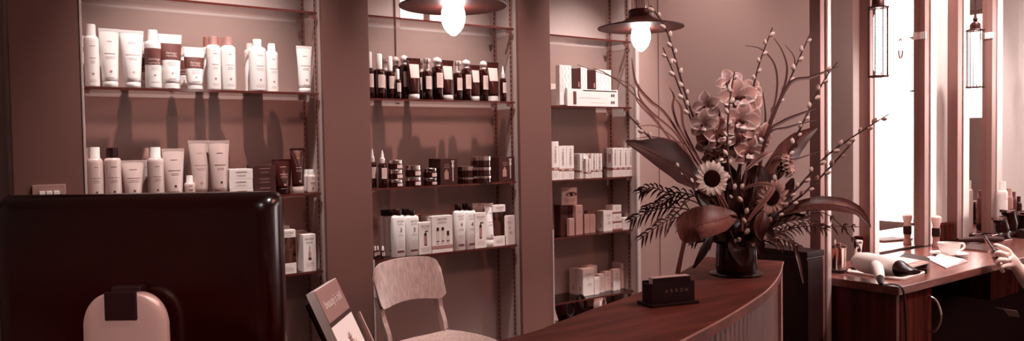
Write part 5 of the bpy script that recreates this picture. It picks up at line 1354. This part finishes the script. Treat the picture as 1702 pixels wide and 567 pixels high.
for s in (-1, 1): ell3(b, hp_(s*.076, -.005, -.005), .010, .02, .03, 10, 8)
b.build('head', SKIN, per)
b = MB(); 
for s in (-1, 1): ell3(b, hp_(s*.03, .083, .02), .012, .008, .007, 10, 8)
b.build('eyes', WHITE, per)
b = MB(); b.tube([hp_(-.022, .080, -.058), hp_(0, .090, -.056), hp_(.022, .080, -.058)], [.003, .006, .003], 8); b.build('mouth', TAUPE, per)
b = MB(); ell3(b, hp_(0, -.014, .030), .085, .095, .092); ell3(b, hp_(0, -.055, -.04), .075, .055, .10); b.build('hair', HAIR, per)
for s, kn in ((0, V((3.42, 1.20, 0))), (1, V((3.64, 1.24, 0)))):
    b = MB(); q = W(kn); b.loft([[q+V((x_*.045*w_, y_, z_)) for x_, y_ in [(math.cos(2*PI*k/16), math.sin(2*PI*k/16)*.12+.05) for k in range(16)]] for z_, w_ in ((.0, .95), (.03, 1.0), (.075, .8), (.12, .6))]); b.build('shoe', BLACKP, per)
# paper on the knee
kp = P(1677, 517, 3.0)
t = thing('folded_paper', 'small folded white paper on the knee of the seated person', 'paper', (kp.x, kp.y, kp.z))
MB().add([V((-.035, -.01, .012)), V((.02, -.02, .0)), V((.03, .03, -.004)), V((-.02, .04, .010)), V((-.035, -.01, .0135)), V((.02, -.02, .0015)), V((.03, .03, -.0025)), V((-.02, .04, .0115))], [[3, 2, 1, 0], [4, 5, 6, 7], [0, 1, 5, 4], [1, 2, 6, 5], [2, 3, 7, 6], [3, 0, 4, 7]]).build('upper_fold', PAPER, t)
MB().add([V((.02, -.02, 0)), V((.03, -.025, -.025)), V((.036, .015, -.027)), V((.03, .03, -.004)), V((.021, -.021, 0)), V((.031, -.026, -.025)), V((.037, .014, -.027)), V((.031, .029, -.004))], [[0, 1, 2, 3], [7, 6, 5, 4], [0, 4, 5, 1], [1, 5, 6, 2], [2, 6, 7, 3], [3, 7, 4, 0]]).build('lower_fold', CARD2, t)
# phone
pa_, pb_ = P(1639, 400, T0+.07), P(1656, 425, T0-.0)
ly = (pb_-pa_); lph = .135; ly.normalize()
mid_ = (pa_+pb_)/2
wd = cF*.93+(cR*.83+cU*.57)*.36; wd = (wd-ly*wd.dot(ly)).normalized(); nn = wd.cross(ly).normalized()
Mp = Matrix(((wd.x, ly.x, nn.x, 0), (wd.y, ly.y, nn.y, 0), (wd.z, ly.z, nn.z, 0), (0, 0, 0, 1)))
t = thing('smartphone', 'dark smartphone held by the person at the styling desk', 'phone', tuple(mid_))
hl = (pb_-pa_).length*.5+.004
MB().box((-.030, -hl, -.004), (.030, hl, .004), .003, Mp).build('case', BLACKP, t)
sgn = 1 if nn.dot(cO-mid_) > 0 else -1
MB().box((-.027, -hl*.86, sgn*.0042-.0003), (.027, hl*.86, sgn*.0042+.0003), 0, Mp).build('screen', mat('phone_screen', (150, 100, 92), .12, coat=.5), t)
# stool under the person
t = thing('salon_stool', 'round black salon stool under the seated person', 'stool', (hip.x, hip.y, 0))
MB().lathe([(.17, .40), (.185, .41), (.185, .43), (.17, .44), (.0001, .44)], 32).build('seat', BLACKM, t)
MB().lathe([(.025, .03), (.025, .40)], 16).build('column', CHROME, t)
MB().lathe([(.2, 0), (.2, .012), (.05, .03), (.025, .035)], 32).build('base', CHROME, t)
# ------------------------------------------------------------------ flowers
vc = atZ(1224, 456, CT); TV = (vc-cO).dot(cF)
t = thing('flower_vase', 'dark glossy vase holding the tall flower arrangement on the counter', 'vase', (vc.x, vc.y, CT))
vh = .115
MB().lathe([(.045, 0), (.049, .004), (.052, .02), (.05, .06), (.048, .1), (.052, vh), (.049, vh), (.044, .1), (.046, .03), (.0001, .02)], 40).build('bowl', VASE, t)
MB().lathe([(.063, 0), (.066, .004), (.06, .007), (.046, .005)], 40).build('foot_dish', BLACKP, t)
mouth = V((vc.x, vc.y, CT+vh-.03))
rnd = random.Random(11)
def root(i=None): a = rnd.uniform(0, 2*PI); r = rnd.uniform(.005, .034); return mouth+V((r*math.cos(a), r*math.sin(a), rnd.uniform(-.02, .02)))
def PT(p): return P(p[0], p[1], TV+(p[2] if len(p) > 2 else 0))
# willow
def willow(pts, label, r0=.0032, skip=.18, n=None, side=1, rt=True):
    pp = ([root()] if rt else [])+[PT(p) for p in pts]; s = spline(pp, 6)
    t = thing('willow_branch', label, 'willow branch', tuple(s[0]), 0, 'pussy willow branches in the arrangement'); o = s[0]
    MB().tube([p-o for p in s], lerp_list([r0, r0*.9, r0*.45], len(s)), 8).build('twig', TWIG, t)
    L = [0]
    for a, b in zip(s, s[1:]): L.append(L[-1]+(b-a).length)
    tot = L[-1]; d = tot*skip; k = 0
    while d < tot-.008:
        i = next(j for j in range(len(L)-1) if L[j+1] >= d); f = (d-L[i])/(L[i+1]-L[i]); p = s[i].lerp(s[i+1], f); dr = (s[i+1]-s[i]).normalized()
        sd = (dr.cross(cF)).normalized()*(1 if k % 2 else -1); ax = (dr*.85+sd*.45-cF*.15).normalized()
        c = p+sd*.0045; q = ax.to_track_quat('Z', 'Y').to_matrix().to_4x4(); sc = rnd.uniform(.85, 1.15)
        MB().lathe([(.0001, -.0075), (.0038, -.005), (.0052, 0), (.0042, .0055), (.0001, .0095)], 12, M=Matrix.Translation(c-o) @ q @ Matrix.Scale(sc, 4)).build('catkin', CATKIN, t)
        d += .026*rnd.uniform(.75, 1.3); k += 1
willow([(1185, 290), (1165, 240), (1148, 197), (1125, 135), (1102, 79)], 'willow branch on the left, the shorter of two side by side below the lamp', skip=.5)
willow([(1187, 285, .02), (1170, 240, .02), (1153, 197, .02), (1133, 135, .02), (1109, 53, .02), (1090, 22, .02), (1081, 9, .02)], 'willow branch rising past the edge of the right pendant lamp', skip=.45)
willow([(1190, 340, -.05), (1160, 315, -.06), (1130, 285, -.07), (1104, 254, -.08), (1073, 222, -.08), (1046, 193, -.08)], 'willow branch leaning left over the dark broad leaf', skip=.4)
willow([(1218, 330, -.08), (1210, 270, -.10), (1209, 230, -.10), (1212, 175, -.10), (1221, 119, -.10)], 'upright willow branch in front of the orchids', skip=.25)
willow([(1230, 300, .04), (1240, 210, .04), (1253, 142, .04), (1264, 100, .04), (1284, 46, .04)], 'willow branch behind the orchids, its tip highest right of them')
willow([(1250, 320, .05), (1262, 255, .06), (1281, 197, .06), (1309, 141, .06), (1330, 93, .06), (1350, 49, .06)], 'tall willow branch leaning right toward the metal post')
willow([(1265, 340, .0), (1300, 280, .0), (1325, 225, .0), (1350, 172, .0), (1372, 130, .0), (1392, 103, .0)], 'willow branch crossing the top of the metal post')
willow([(1250, 390, -.03), (1290, 345, -.05), (1330, 308, -.06), (1372, 261, -.06), (1420, 226, -.06), (1477, 190, -.06)], 'long willow branch reaching right to the first mirror')
willow([(1255, 395, -.02), (1295, 355, -.03), (1340, 318, -.03), (1378, 280, -.03), (1402, 253, -.03), (1421, 233, -.03)], 'shorter willow branch just below the long one on the right')
willow([(1232, 400, -.1), (1240, 368, -.115), (1236, 345, -.12), (1229, 305, -.12)], 'little willow twig low in front between the sunflowers', skip=.25, r0=.002)
# orchids
def orchid(c, n, up, R, parent, o, deep=False, side=False):
    n = n.normalized(); sx = up.cross(n).normalized(); uy = n.cross(sx).normalized()
    b = MB()
    for k, (ang, ln, w) in enumerate(((90, 1.0, .37), (90+72+4, .95, .40), (90-72-4, .95, .40), (218, .92, .38), (322, .92, .38))):
        a = math.radians(ang); d = sx*math.cos(a)+uy*math.sin(a)
        pts = [c+d*R*ln*f+n*R*(.26*math.sin(PI*f*.75)-.10*f) for f in [i/7 for i in range(8)]]
        ws = [R*w*x for x in (.16, .55, .85, 1.0, .98, .82, .5, .08)]
        b.blade([p-o for p in pts], ws, n, .16 if k < 3 else .22, .0012, 9, edge=1)
    fl = b.build('flower', [ORCH2 if deep else ORCH, ORCHE], parent)
    b = MB(); d = -uy
    pts = [c+n*R*(.12+.42*math.sin(PI*f*.8))+d*R*(.0+.52*f) for f in [i/5 for i in range(6)]]
    b.blade([p-o for p in pts], [R*x for x in (.16, .26, .29, .29, .27, .14)], n, -.35, .001, 7); b.build('lip', ORCHL, fl)
    b = MB(); b.tube([c-o+n*R*.08, c-o+n*R*.22+uy*R*.02, c-o+n*R*.40-uy*R*.06], [R*.10, R*.11, R*.08], 10)
    for sg in (-1, 1): b.blade([c-o+n*R*.06+sx*sg*R*.05, c-o+n*R*.25+sx*sg*R*.2-uy*R*.05, c-o+n*R*.32+sx*sg*R*.22-uy*R*.22], [R*.1, R*.12, R*.02], n, .2, .001, 3)
    b.build('column', ORCHT, fl)
def spray(stem, flowers, label):
    s = spline([root()]+[PT(p) for p in stem], 6)
    t = thing('orchid_spray', label, 'orchid', tuple(s[0]), 0, 'orchid sprays in the arrangement'); o = s[0]
    MB().tube([p-o for p in s], lerp_list([.0045, .004, .0028], len(s)), 8).build('stem', LEAFM, t)
    for (x, y, dt, rp, nx, ny, roll, deep) in flowers:
        c = P(x, y, TV+dt); R = rp*TV/1283
        n = (-cF+cR*nx+cU*ny); up = cU*math.cos(math.radians(roll))+cR*math.sin(math.radians(roll))
        bp = min(s, key=lambda q: (q-c).length)
        MB().tube([bp-o, (bp*.5+c*.5)-o+V((0, 0, .004)), c-o-n.normalized()*R*.02], .0022, 8).build('flower_stalk', LEAFM, t)
        orchid(c, n, up, R, t, o, deep)
spray([(1222, 330, .03), (1232, 260, .03), (1236, 200, .03), (1230, 150, .03), (1222, 130, .03)],
      [(1225, 164, -.03, 37, .05, .05, -8, False), (1229, 202, -.045, 37, .15, -.05, 10, False), (1249, 150, .05, 24, .6, .2, 30, False), (1213, 138, .06, 26, -.2, .3, -20, False), (1244, 253, -.03, 30, .15, -.1, 5, True), (1262, 227, -.01, 27, .5, -.1, 30, True), (1240, 178, .04, 34, .4, 0, 60, False)],
      'tall orchid spray in the middle with the largest pale blooms')
spray([(1205, 340, .0), (1196, 280, .0), (1192, 230, .0), (1196, 190, .0), (1186, 172, .0)],
      [(1176, 178, -.02, 28, -1.0, .1, -15, False), (1171, 208, -.04, 27, -.8, 0, 5, False), (1197, 224, -.05, 30, .05, -.1, -10, True), (1181, 238, -.03, 28, -.4, -.3, 20, True), (1190, 258, -.02, 26, -.1, -.3, -30, True), (1217, 245, -.01, 26, .1, -.2, 15, True)],
      'lower orchid spray on the left with blooms turned sideways')
# sunflowers
def sunflower(x, y, dt, R, disc, nx, ny, label, mt, stem, npet=17, cup=.15, miss=()):
    c = P(x, y, TV+dt); R = R*TV/1283; rd = disc*TV/1283; n = (-cF+cR*nx+cU*ny).normalized()
    sx = cU.cross(n).normalized(); uy = n.cross(sx)
    s = spline([root()]+[PT(p) for p in stem]+[c-n*.012], 6); o = s[0]
    t = thing('sunflower', label, 'sunflower', tuple(o), 0, 'sunflowers in the arrangement')
    MB().tube([p-o for p in s], .0042, 8).build('stem', LEAFM, t)
    b = MB(); rr = random.Random(int(x))
    for layer in (0, 1):
        for k in range(npet):
            if (k, layer) in miss: continue
            a = 2*PI*(k+.5*layer)/npet+rr.uniform(-.06, .06); d = sx*math.cos(a)+uy*math.sin(a); Lp_ = (R-rd*.8)*rr.uniform(.86, 1.08)*(1-.06*layer)
            pts = [c+d*(rd*.8+Lp_*f)+n*(Lp_*cup*math.sin(PI*f*.9)*(1 if layer == 0 else .4)-.002*layer+rr.uniform(-.02, .02)*Lp_*f) for f in (0, .2, .4, .6, .8, 1)]
            w = rd*.32; b.blade([p-o for p in pts], [w*.7, w*1.0, w*1.1, w*.95, w*.6, w*.06], n, .25, .0008, 5)
    b.build('petals', mt, t)
    q = n.to_track_quat('Z', 'Y').to_matrix().to_4x4()
    MB().lathe([(rd, -.004), (rd*1.02, .002), (rd*.9, .006), (rd*.5, .0075), (.0001, .006)], 28, M=Matrix.Translation(c-o) @ q).build('disc', SUND, t)
    b = MB()
    for k in range(11):
        a = 2*PI*k/11; d = sx*math.cos(a)+uy*math.sin(a); b.blade([c-o-n*.005+d*rd*.3, c-o-n*.006+d*rd*1.0, c-o-n*.004+d*rd*1.5], [.006, .006, .0005], n, .1, .0008, 3)
    b.build('bracts', LEAFD, t)
sunflower(1183, 297, -.13, 28, 13.5, .05, .12, 'pale sunflower facing the camera on the left of the arrangement', SUNP, [(1215, 390, -.05), (1195, 340, -.08)])
sunflower(1283, 328, -.10, 30, 13, .35, -.25, 'dusky sunflower turned down to the right', SUNP2, [(1235, 395, -.03), (1262, 355, -.05)])
sunflower(1303, 276, .0, 21, 9, 1.6, .3, 'half closed sunflower seen from the side at the right', SUNP2, [(1245, 370, .0), (1275, 310, .0)], cup=.9)
# broad leaves
def leaf(spine, wpx, label, mt, nfac, fold=.25, nm='broad_leaf', stem=None, rt=True, gl=None, cat='leaf', midrib=True, n=5, th=.0012):
    pp = [PT(p) for p in spine]; s = spline(pp, n); ws = lerp_list(wpx, len(s)); ws = [max(.0006, w*TV/1283) for w in ws]
    r0 = root() if rt else s[0]
    t = thing(nm, label, cat, tuple(r0), 0, gl); o = r0
    nn = nfac.normalized()
    MB().blade([p-o for p in s], ws, nn, fold, th, 9).build('blade', mt, t)
    st = [r0]+[PT(p) for p in (stem or [])]+[s[0]]
    if rt: MB().tube([p-o for p in spline(st, 5)], .0028, 8).build('stalk', mt, t)
    if midrib: MB().tube([p-o+nn*.0012 for p in s], lerp_list([.0018, .0012, .0005], len(s)), 6).build('midrib', GRASSM if mt != LEAFD else LEAFM, t)
    return t
GL = 'broad leaves in the arrangement'
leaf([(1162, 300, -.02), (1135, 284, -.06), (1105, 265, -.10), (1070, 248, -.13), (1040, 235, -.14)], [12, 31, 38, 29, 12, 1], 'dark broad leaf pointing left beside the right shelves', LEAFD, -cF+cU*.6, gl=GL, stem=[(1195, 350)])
leaf([(1223, 357, -.08), (1200, 364, -.13), (1175, 371, -.17), (1150, 379, -.17), (1137, 402, -.16)], [2, 15, 23, 25, 23, 4], 'large pale veined leaf curling in front of the vase', LEAFL, -cF+cU*.5+cR*.2, gl=GL, fold=.5, stem=[(1228, 385, -.05)])
leaf([(1137, 402, -.16), (1132, 425, -.16), (1126, 455, -.15)], [3.5, 3.2, 4], 'pale strap leaf hanging down to the counter left of the vase', STRAP, -cF, gl=GL, rt=False, nm='strap_leaf', midrib=False)
leaf([(1275, 362, .02), (1310, 350, .0), (1350, 341, -.02), (1392, 342, -.03), (1425, 352, -.03), (1447, 378, -.03)], [4, 10, 12, 15, 15, 10, 1], 'long leaf arching right across the metal post', LEAFM, cU*.7-cF*.8, gl=GL, stem=[(1250, 385)])
leaf([(1262, 315, .05), (1290, 277, .05), (1318, 242, .06), (1340, 224, .06), (1359, 212, .06)], [7, 17, 20, 15, 8, 1], 'dark leaf pointing up right beside the metal post', LEAFM, -cF+cU*.35+cR*.2, gl=GL, stem=[(1245, 360, .03)])
leaf([(1240, 282, -.05), (1258, 266, -.06), (1272, 257, -.07), (1284, 252, -.07)], [2, 5, 5, 1], 'small pale pointed leaf right of the orchids', ORCH, -cF+cU*.3, gl=GL, stem=[(1232, 330, -.02)])
leaf([(1270, 352, -.11), (1266, 368, -.12), (1263, 384, -.12), (1266, 400, -.11)], [3, 11, 12, 8, 1], 'small drooping oval leaf below the dusky sunflower', LEAFM, -cF+cU*.2, gl=GL, stem=[(1248, 350, -.06)])
leaf([(1236, 314, -.1), (1262, 306, -.14), (1284, 311, -.16), (1274, 330, -.17), (1258, 348, -.17), (1243, 368, -.17)], [2, 3.5, 4, 4, 3.5, 1.5], 'pale strap leaf bending over the dusky sunflower', STRAP, -cF+cU*.5, gl=GL, nm='strap_leaf', stem=[(1232, 350, -.05)])
leaf([(1188, 385, -.08), (1178, 400, -.11), (1166, 422, -.12), (1152, 446, -.12)], [4, 7, 7, 1.5], 'dark blade leaf drooping to the counter left of the vase', LEAFD, -cF+cR*.3, gl=GL, stem=[(1210, 385, -.04)])
leaf([(1262, 388, .0), (1290, 386, -.02), (1312, 400, -.03), (1326, 430, -.03), (1335, 471, -.03)], [3, 5.5, 5.5, 4, 1.2], 'serrated strap leaf arching down in front of the dark cabinet', LEAFM, cU-cF*.6, gl=GL, nm='strap_leaf', stem=[(1240, 395)])
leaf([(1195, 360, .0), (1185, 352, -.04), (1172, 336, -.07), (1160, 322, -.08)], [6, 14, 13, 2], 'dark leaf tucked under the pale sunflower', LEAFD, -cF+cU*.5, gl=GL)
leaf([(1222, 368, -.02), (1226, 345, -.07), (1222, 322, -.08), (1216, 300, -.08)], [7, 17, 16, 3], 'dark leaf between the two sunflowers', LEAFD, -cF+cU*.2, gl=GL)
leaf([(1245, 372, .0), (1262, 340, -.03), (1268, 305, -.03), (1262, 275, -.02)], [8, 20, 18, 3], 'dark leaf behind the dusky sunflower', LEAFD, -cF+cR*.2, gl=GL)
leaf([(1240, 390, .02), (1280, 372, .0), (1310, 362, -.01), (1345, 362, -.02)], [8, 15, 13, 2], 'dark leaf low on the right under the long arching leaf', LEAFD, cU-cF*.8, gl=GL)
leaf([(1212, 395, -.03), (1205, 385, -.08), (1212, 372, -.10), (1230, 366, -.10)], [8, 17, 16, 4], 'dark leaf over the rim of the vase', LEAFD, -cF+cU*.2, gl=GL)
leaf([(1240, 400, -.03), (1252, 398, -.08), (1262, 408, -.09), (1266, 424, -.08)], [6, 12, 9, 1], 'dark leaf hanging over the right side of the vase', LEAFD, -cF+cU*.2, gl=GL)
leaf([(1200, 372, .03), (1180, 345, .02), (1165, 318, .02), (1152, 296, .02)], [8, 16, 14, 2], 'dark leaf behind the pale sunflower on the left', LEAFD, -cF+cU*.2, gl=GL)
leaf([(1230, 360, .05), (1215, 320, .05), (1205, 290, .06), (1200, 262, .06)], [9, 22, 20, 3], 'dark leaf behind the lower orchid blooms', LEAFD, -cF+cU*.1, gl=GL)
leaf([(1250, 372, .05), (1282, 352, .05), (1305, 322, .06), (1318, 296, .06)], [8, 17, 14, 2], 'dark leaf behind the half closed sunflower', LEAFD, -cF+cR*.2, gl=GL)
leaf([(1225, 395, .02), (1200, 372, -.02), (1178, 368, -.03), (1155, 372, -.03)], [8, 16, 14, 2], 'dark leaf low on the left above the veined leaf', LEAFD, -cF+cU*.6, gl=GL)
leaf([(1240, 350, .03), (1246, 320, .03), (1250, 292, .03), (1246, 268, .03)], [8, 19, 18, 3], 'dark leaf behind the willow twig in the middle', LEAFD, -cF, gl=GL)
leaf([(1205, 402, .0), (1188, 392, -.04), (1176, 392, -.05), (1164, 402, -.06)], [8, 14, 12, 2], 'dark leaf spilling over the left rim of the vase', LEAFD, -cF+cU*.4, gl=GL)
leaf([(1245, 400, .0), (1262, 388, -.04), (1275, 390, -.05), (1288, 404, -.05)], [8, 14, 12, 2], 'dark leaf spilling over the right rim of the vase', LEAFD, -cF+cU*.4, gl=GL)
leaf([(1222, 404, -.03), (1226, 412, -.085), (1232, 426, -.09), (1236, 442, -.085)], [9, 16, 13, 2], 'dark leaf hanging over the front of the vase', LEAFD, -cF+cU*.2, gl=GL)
# grass blades
GG = 'grass blades in the arrangement'
def grass(pts, w, label, mt=GRASSM, nf=None): leaf(pts, [q*.72 for q in w], label, mt, nf or (-cF+cU*.2), .3, 'grass_blade', None, True, GG, 'grass', False, 6, .0006)
grass([(1165, 300), (1120, 240), (1082, 190), (1040, 145), (1003, 120), (985, 114)], [1.6, 1.8, 2, 1.6, 1.2, .5], 'thin grass blade reaching left to the display box')
grass([(1165, 310, .02), (1126, 250, .02), (1092, 205, .02), (1060, 170, .02), (1045, 140, .02), (960, 108, .02)], [1.5, 1.8, 2, 1.5, 1, .4], 'thinnest grass blade arching farthest left over the display box')
grass([(1160, 290), (1125, 225), (1080, 185), (1062, 160), (1062, 140)], [1.4, 2, 3, 2, .5], 'grass blade with a curled tip left of the willow pair')
grass([(1170, 290, .03), (1110, 195, .03), (1080, 168, .03), (1057, 138, .03), (1050, 96, .03)], [1.5, 3.4, 4.2, 3, .7], 'wide grass blade rising to the right pendant bulb')
grass([(1170, 280, .02), (1130, 215, .02), (1118, 180, .02), (1120, 160, .02), (1112, 145, .02)], [1.5, 2.5, 3, 2, .5], 'grass blade looping left of the orchids')
grass([(1165, 270), (1137, 215), (1132, 180), (1122, 165)], [1.5, 3, 3.2, .6], 'short grass blade beside the willow pair')
grass([(1180, 300, -.03), (1130, 240, -.04), (1090, 210, -.05), (1055, 212, -.05)], [1.2, 1.4, 1.3, .4], 'thin grass blade above the dark broad leaf')
grass([(1185, 300, -.02), (1145, 245, -.03), (1090, 228, -.03), (1050, 232, -.03)], [1.2, 1.4, 1.3, .4], 'lower thin grass blade above the dark broad leaf')
grass([(1245, 300, .03), (1270, 230, .03), (1290, 160, .04), (1288, 110, .04), (1265, 82, .04), (1238, 76, .04)], [1.5, 2, 2.4, 2, 1.4, .5], 'grass blade arching left above the orchids', GRASSD)
grass([(1250, 300, .03), (1275, 215, .04), (1300, 155, .05), (1308, 115, .05), (1300, 85, .05), (1286, 63, .05)], [1.5, 2, 3, 2.4, 1.5, .5], 'grass blade arching left behind the tall willow branch', GRASSD)
grass([(1250, 290, .04), (1280, 200, .05), (1310, 140, .06), (1321, 100, .06), (1305, 75, .06)], [1.2, 1.6, 1.8, 1.4, .5], 'thin grass blade crossing the tall willow branch', GRASSD)
grass([(1255, 300, -.02), (1275, 222, -.03), (1310, 142, -.03), (1350, 128, -.03), (1394, 110, -.03)], [1.5, 3, 4, 3.4, .6], 'serrated dark grass blade reaching the metal post', GRASSD)
grass([(1255, 310, -.03), (1275, 225, -.04), (1300, 203, -.04), (1330, 190, -.04), (1357, 180, -.04)], [1.5, 3, 4, 3.2, .6], 'dark grass blade below the serrated one', GRASSD)
grass([(1258, 320, -.04), (1275, 228, -.05), (1310, 212, -.05), (1358, 199, -.05)], [1.5, 2.2, 2.8, .6], 'lowest dark grass blade pointing at the metal post', GRASSD)
grass([(1240, 320), (1263, 250), (1272, 200), (1268, 152)], [1.2, 2, 2.4, .5], 'short upright grass blade right of the orchids', GRASSD)
grass([(1255, 330), (1285, 262), (1320, 265), (1365, 250)], [1.2, 1.8, 1.8, .4], 'thin grass blade crossing the metal post beneath the up pointing leaf', GRASSD)
# fern fronds
def frond(spine, label, mt, ln=16, n=11, w=1.7, droop=.45):
    s = spline([root()]+[PT(p) for p in spine], 6)
    t = thing('fern_frond', label, 'fern', tuple(s[0]), 0, 'dark fern fronds in the arrangement'); o = s[0]
    MB().tube([p-o for p in s], lerp_list([.0022, .0016, .0008], len(s)), 6).build('stalk', mt, t)
    k0 = 8; b = MB(); m_ = len(s); rr = random.Random(int(spine[-1][0]*7+spine[-1][1]))
    for i in range(n):
        f = (i+.5)/n; x = k0+(m_-1-k0)*f; j = min(int(x), m_-2); p = s[j].lerp(s[j+1], x-j); d = (s[j+1]-s[j]).normalized()
        for sg in (-1, 1):
            sd = d.cross(-cF).normalized()*sg; L_ = 1.3*ln*TV/1283*(1-.5*f)*rr.uniform(.8, 1.25)
            dirn = (d*.75+sd*.6+cF*rr.uniform(-.5, .5)).normalized()
            pts = [p-o, p-o+dirn*L_*.4, p-o+dirn*L_*.75-V((0, 0, L_*droop*.3)), p-o+dirn*L_*1.05-V((0, 0, L_*droop))]
            b.blade(pts, [.0006, w*TV/1283, w*.8*TV/1283, .0003], -cF+cU*.4, .2, .0006, 3)
    e = s[-1]-s[-2]; b.blade([s[-1]-o, s[-1]-o+e.normalized()*ln*.6*TV/1283], [w*.7*TV/1283, .0003], -cF, .1, .0006, 3)
    b.build('leaflets', mt, t)
frond([(1170, 345, -.04), (1120, 325, -.07), (1085, 312, -.09), (1066, 318, -.09)], 'fern frond highest on the left, tip curling by the shelf edge', GRASSD, 20)
frond([(1170, 360, -.03), (1120, 345, -.05), (1080, 352, -.06), (1050, 366, -.06)], 'fern frond in the middle on the left, over the wall edge', GRASSD, 20)
frond([(1175, 375, -.06), (1130, 362, -.10), (1100, 372, -.12), (1068, 394, -.12)], 'fern frond lowest on the left, left of the veined leaf', GRASSD, 20)
frond([(1175, 340, .02), (1130, 320, .02), (1100, 335, .02), (1075, 345, .02)], 'fern frond behind the others on the left', GRASSD, 18)
frond([(1260, 385, .0), (1295, 372, -.02), (1335, 366, -.03), (1372, 380, -.03)], 'fern frond highest on the right, under the long arching leaf', GRASSD, 18)
frond([(1262, 398, -.02), (1300, 385, -.04), (1340, 376, -.05), (1420, 377, -.05)], 'longest fern frond on the right, tip past the metal post', GRASSD, 15, 13)
frond([(1255, 405, -.03), (1280, 397, -.05), (1305, 400, -.05), (1325, 410, -.05)], 'fern frond lowest on the right beside the vase', GRASSD, 16, 8)
frond([(1262, 350, .03), (1300, 335, .03), (1340, 345, .03), (1362, 330, .03)], 'fern frond behind the half closed sunflower', GRASSD, 15, 8)
frond([(1255, 380, .02), (1320, 360, .02), (1372, 355, .02), (1416, 395, .02), (1424, 408, .02)], 'thin fern frond hanging down before the tool tumbler', GRASSD, 9, 9, 1.4)
frond([(1195, 400, -.05), (1175, 405, -.08), (1165, 398, -.09), (1150, 405, -.09)], 'little fern frond left of the vase', GRASSD, 12, 6)

# ------------------------------------------------------------------ lights and sky
def spot(loc, tgt, e, ang, r, blend=.5, c=(255, 247, 243)):
    l = bpy.data.lights.new('spot', 'SPOT'); l.energy = e; l.spot_size = math.radians(ang); l.spot_blend = blend; l.shadow_soft_size = r; l.color = lin(c)
    o = bpy.data.objects.new('bay_or_fill_spot', l); COL.objects.link(o); o.location = loc  # recess spots follow the bottle shadows, all other spots are added
    o.rotation_euler = (V(tgt)-V(loc)).to_track_quat('-Z', 'Y').to_euler()
for n, ee in ((1, 196), (2, 202), (3, 206)):
    x0, x1, _ = BAY[n]; xc = (x0+x1)/2
    spot((xc+.05, 2.45, 2.68), (xc+.02, 2.93, .9), ee, 56, .018, 1.0)
spot((3.75, 1.15, 2.68), (3.75, 1.4, .74), 170, 80, .05)  # added lamp without a known fitting, brightens the styling desk and hands
spot((5.2, .9, 2.68), (5.2, 1.45, .74), 60, 90, .05)  # another added lamp, for the far end of the desk
spot((3.05, .45, 2.68), (2.75, 1.45, .8), 190, 46, .05)  # added lamp to whiten the hair dryer and near desk
spot((-.25, -.7, 2.68), (.16, 1.2, .93), 190, 14, .05, .7)  # narrow added lamp that lifts the monitor stand
spot((1.0, .25, 2.68), (.38, 1.02, .95), 75, 26, .05, .8)  # accent lamp added for the leaflet
def fill_panel(loc, e, sx, sy):  # added reddish fill light, not a real ceiling fitting
    l = bpy.data.lights.new('fill_panel', 'AREA'); l.shape = 'RECTANGLE'; l.size = sx; l.size_y = sy; l.energy = e; l.color = (1, .42, .35)
    o = bpy.data.objects.new('red_fill_light', l); COL.objects.link(o); o.location = loc
fill_panel((2.3, -.1, 2.70), 26, .8, .6)
spot((1.25, .15, 2.66), (1.63, 1.25, 1.42), 110, 26, .05, .9)  # added lamp that brightens the flowers
spot((3.5, 2.25, 2.66), (3.6, 2.86, 1.1), 34, 95, .06, .9)  # lamp added to wash the wall right of the recesses
wd_ = bpy.data.worlds.new('sky'); SC.world = wd_; wd_.use_nodes = True
bg = wd_.node_tree.nodes['Background']; bg.inputs[0].default_value = (*lin((255, 244, 240)), 1); bg.inputs[1].default_value = 11.0
SC.view_settings.view_transform = 'Standard'; SC.view_settings.look = 'None'; SC.view_settings.exposure = 0; SC.view_settings.gamma = 1
SC.view_settings.use_curve_mapping = False
SC.cycles.max_bounces = 8; SC.cycles.transparent_max_bounces = 24; SC.cycles.sample_clamp_indirect = 6
SC.cycles.use_denoising = True
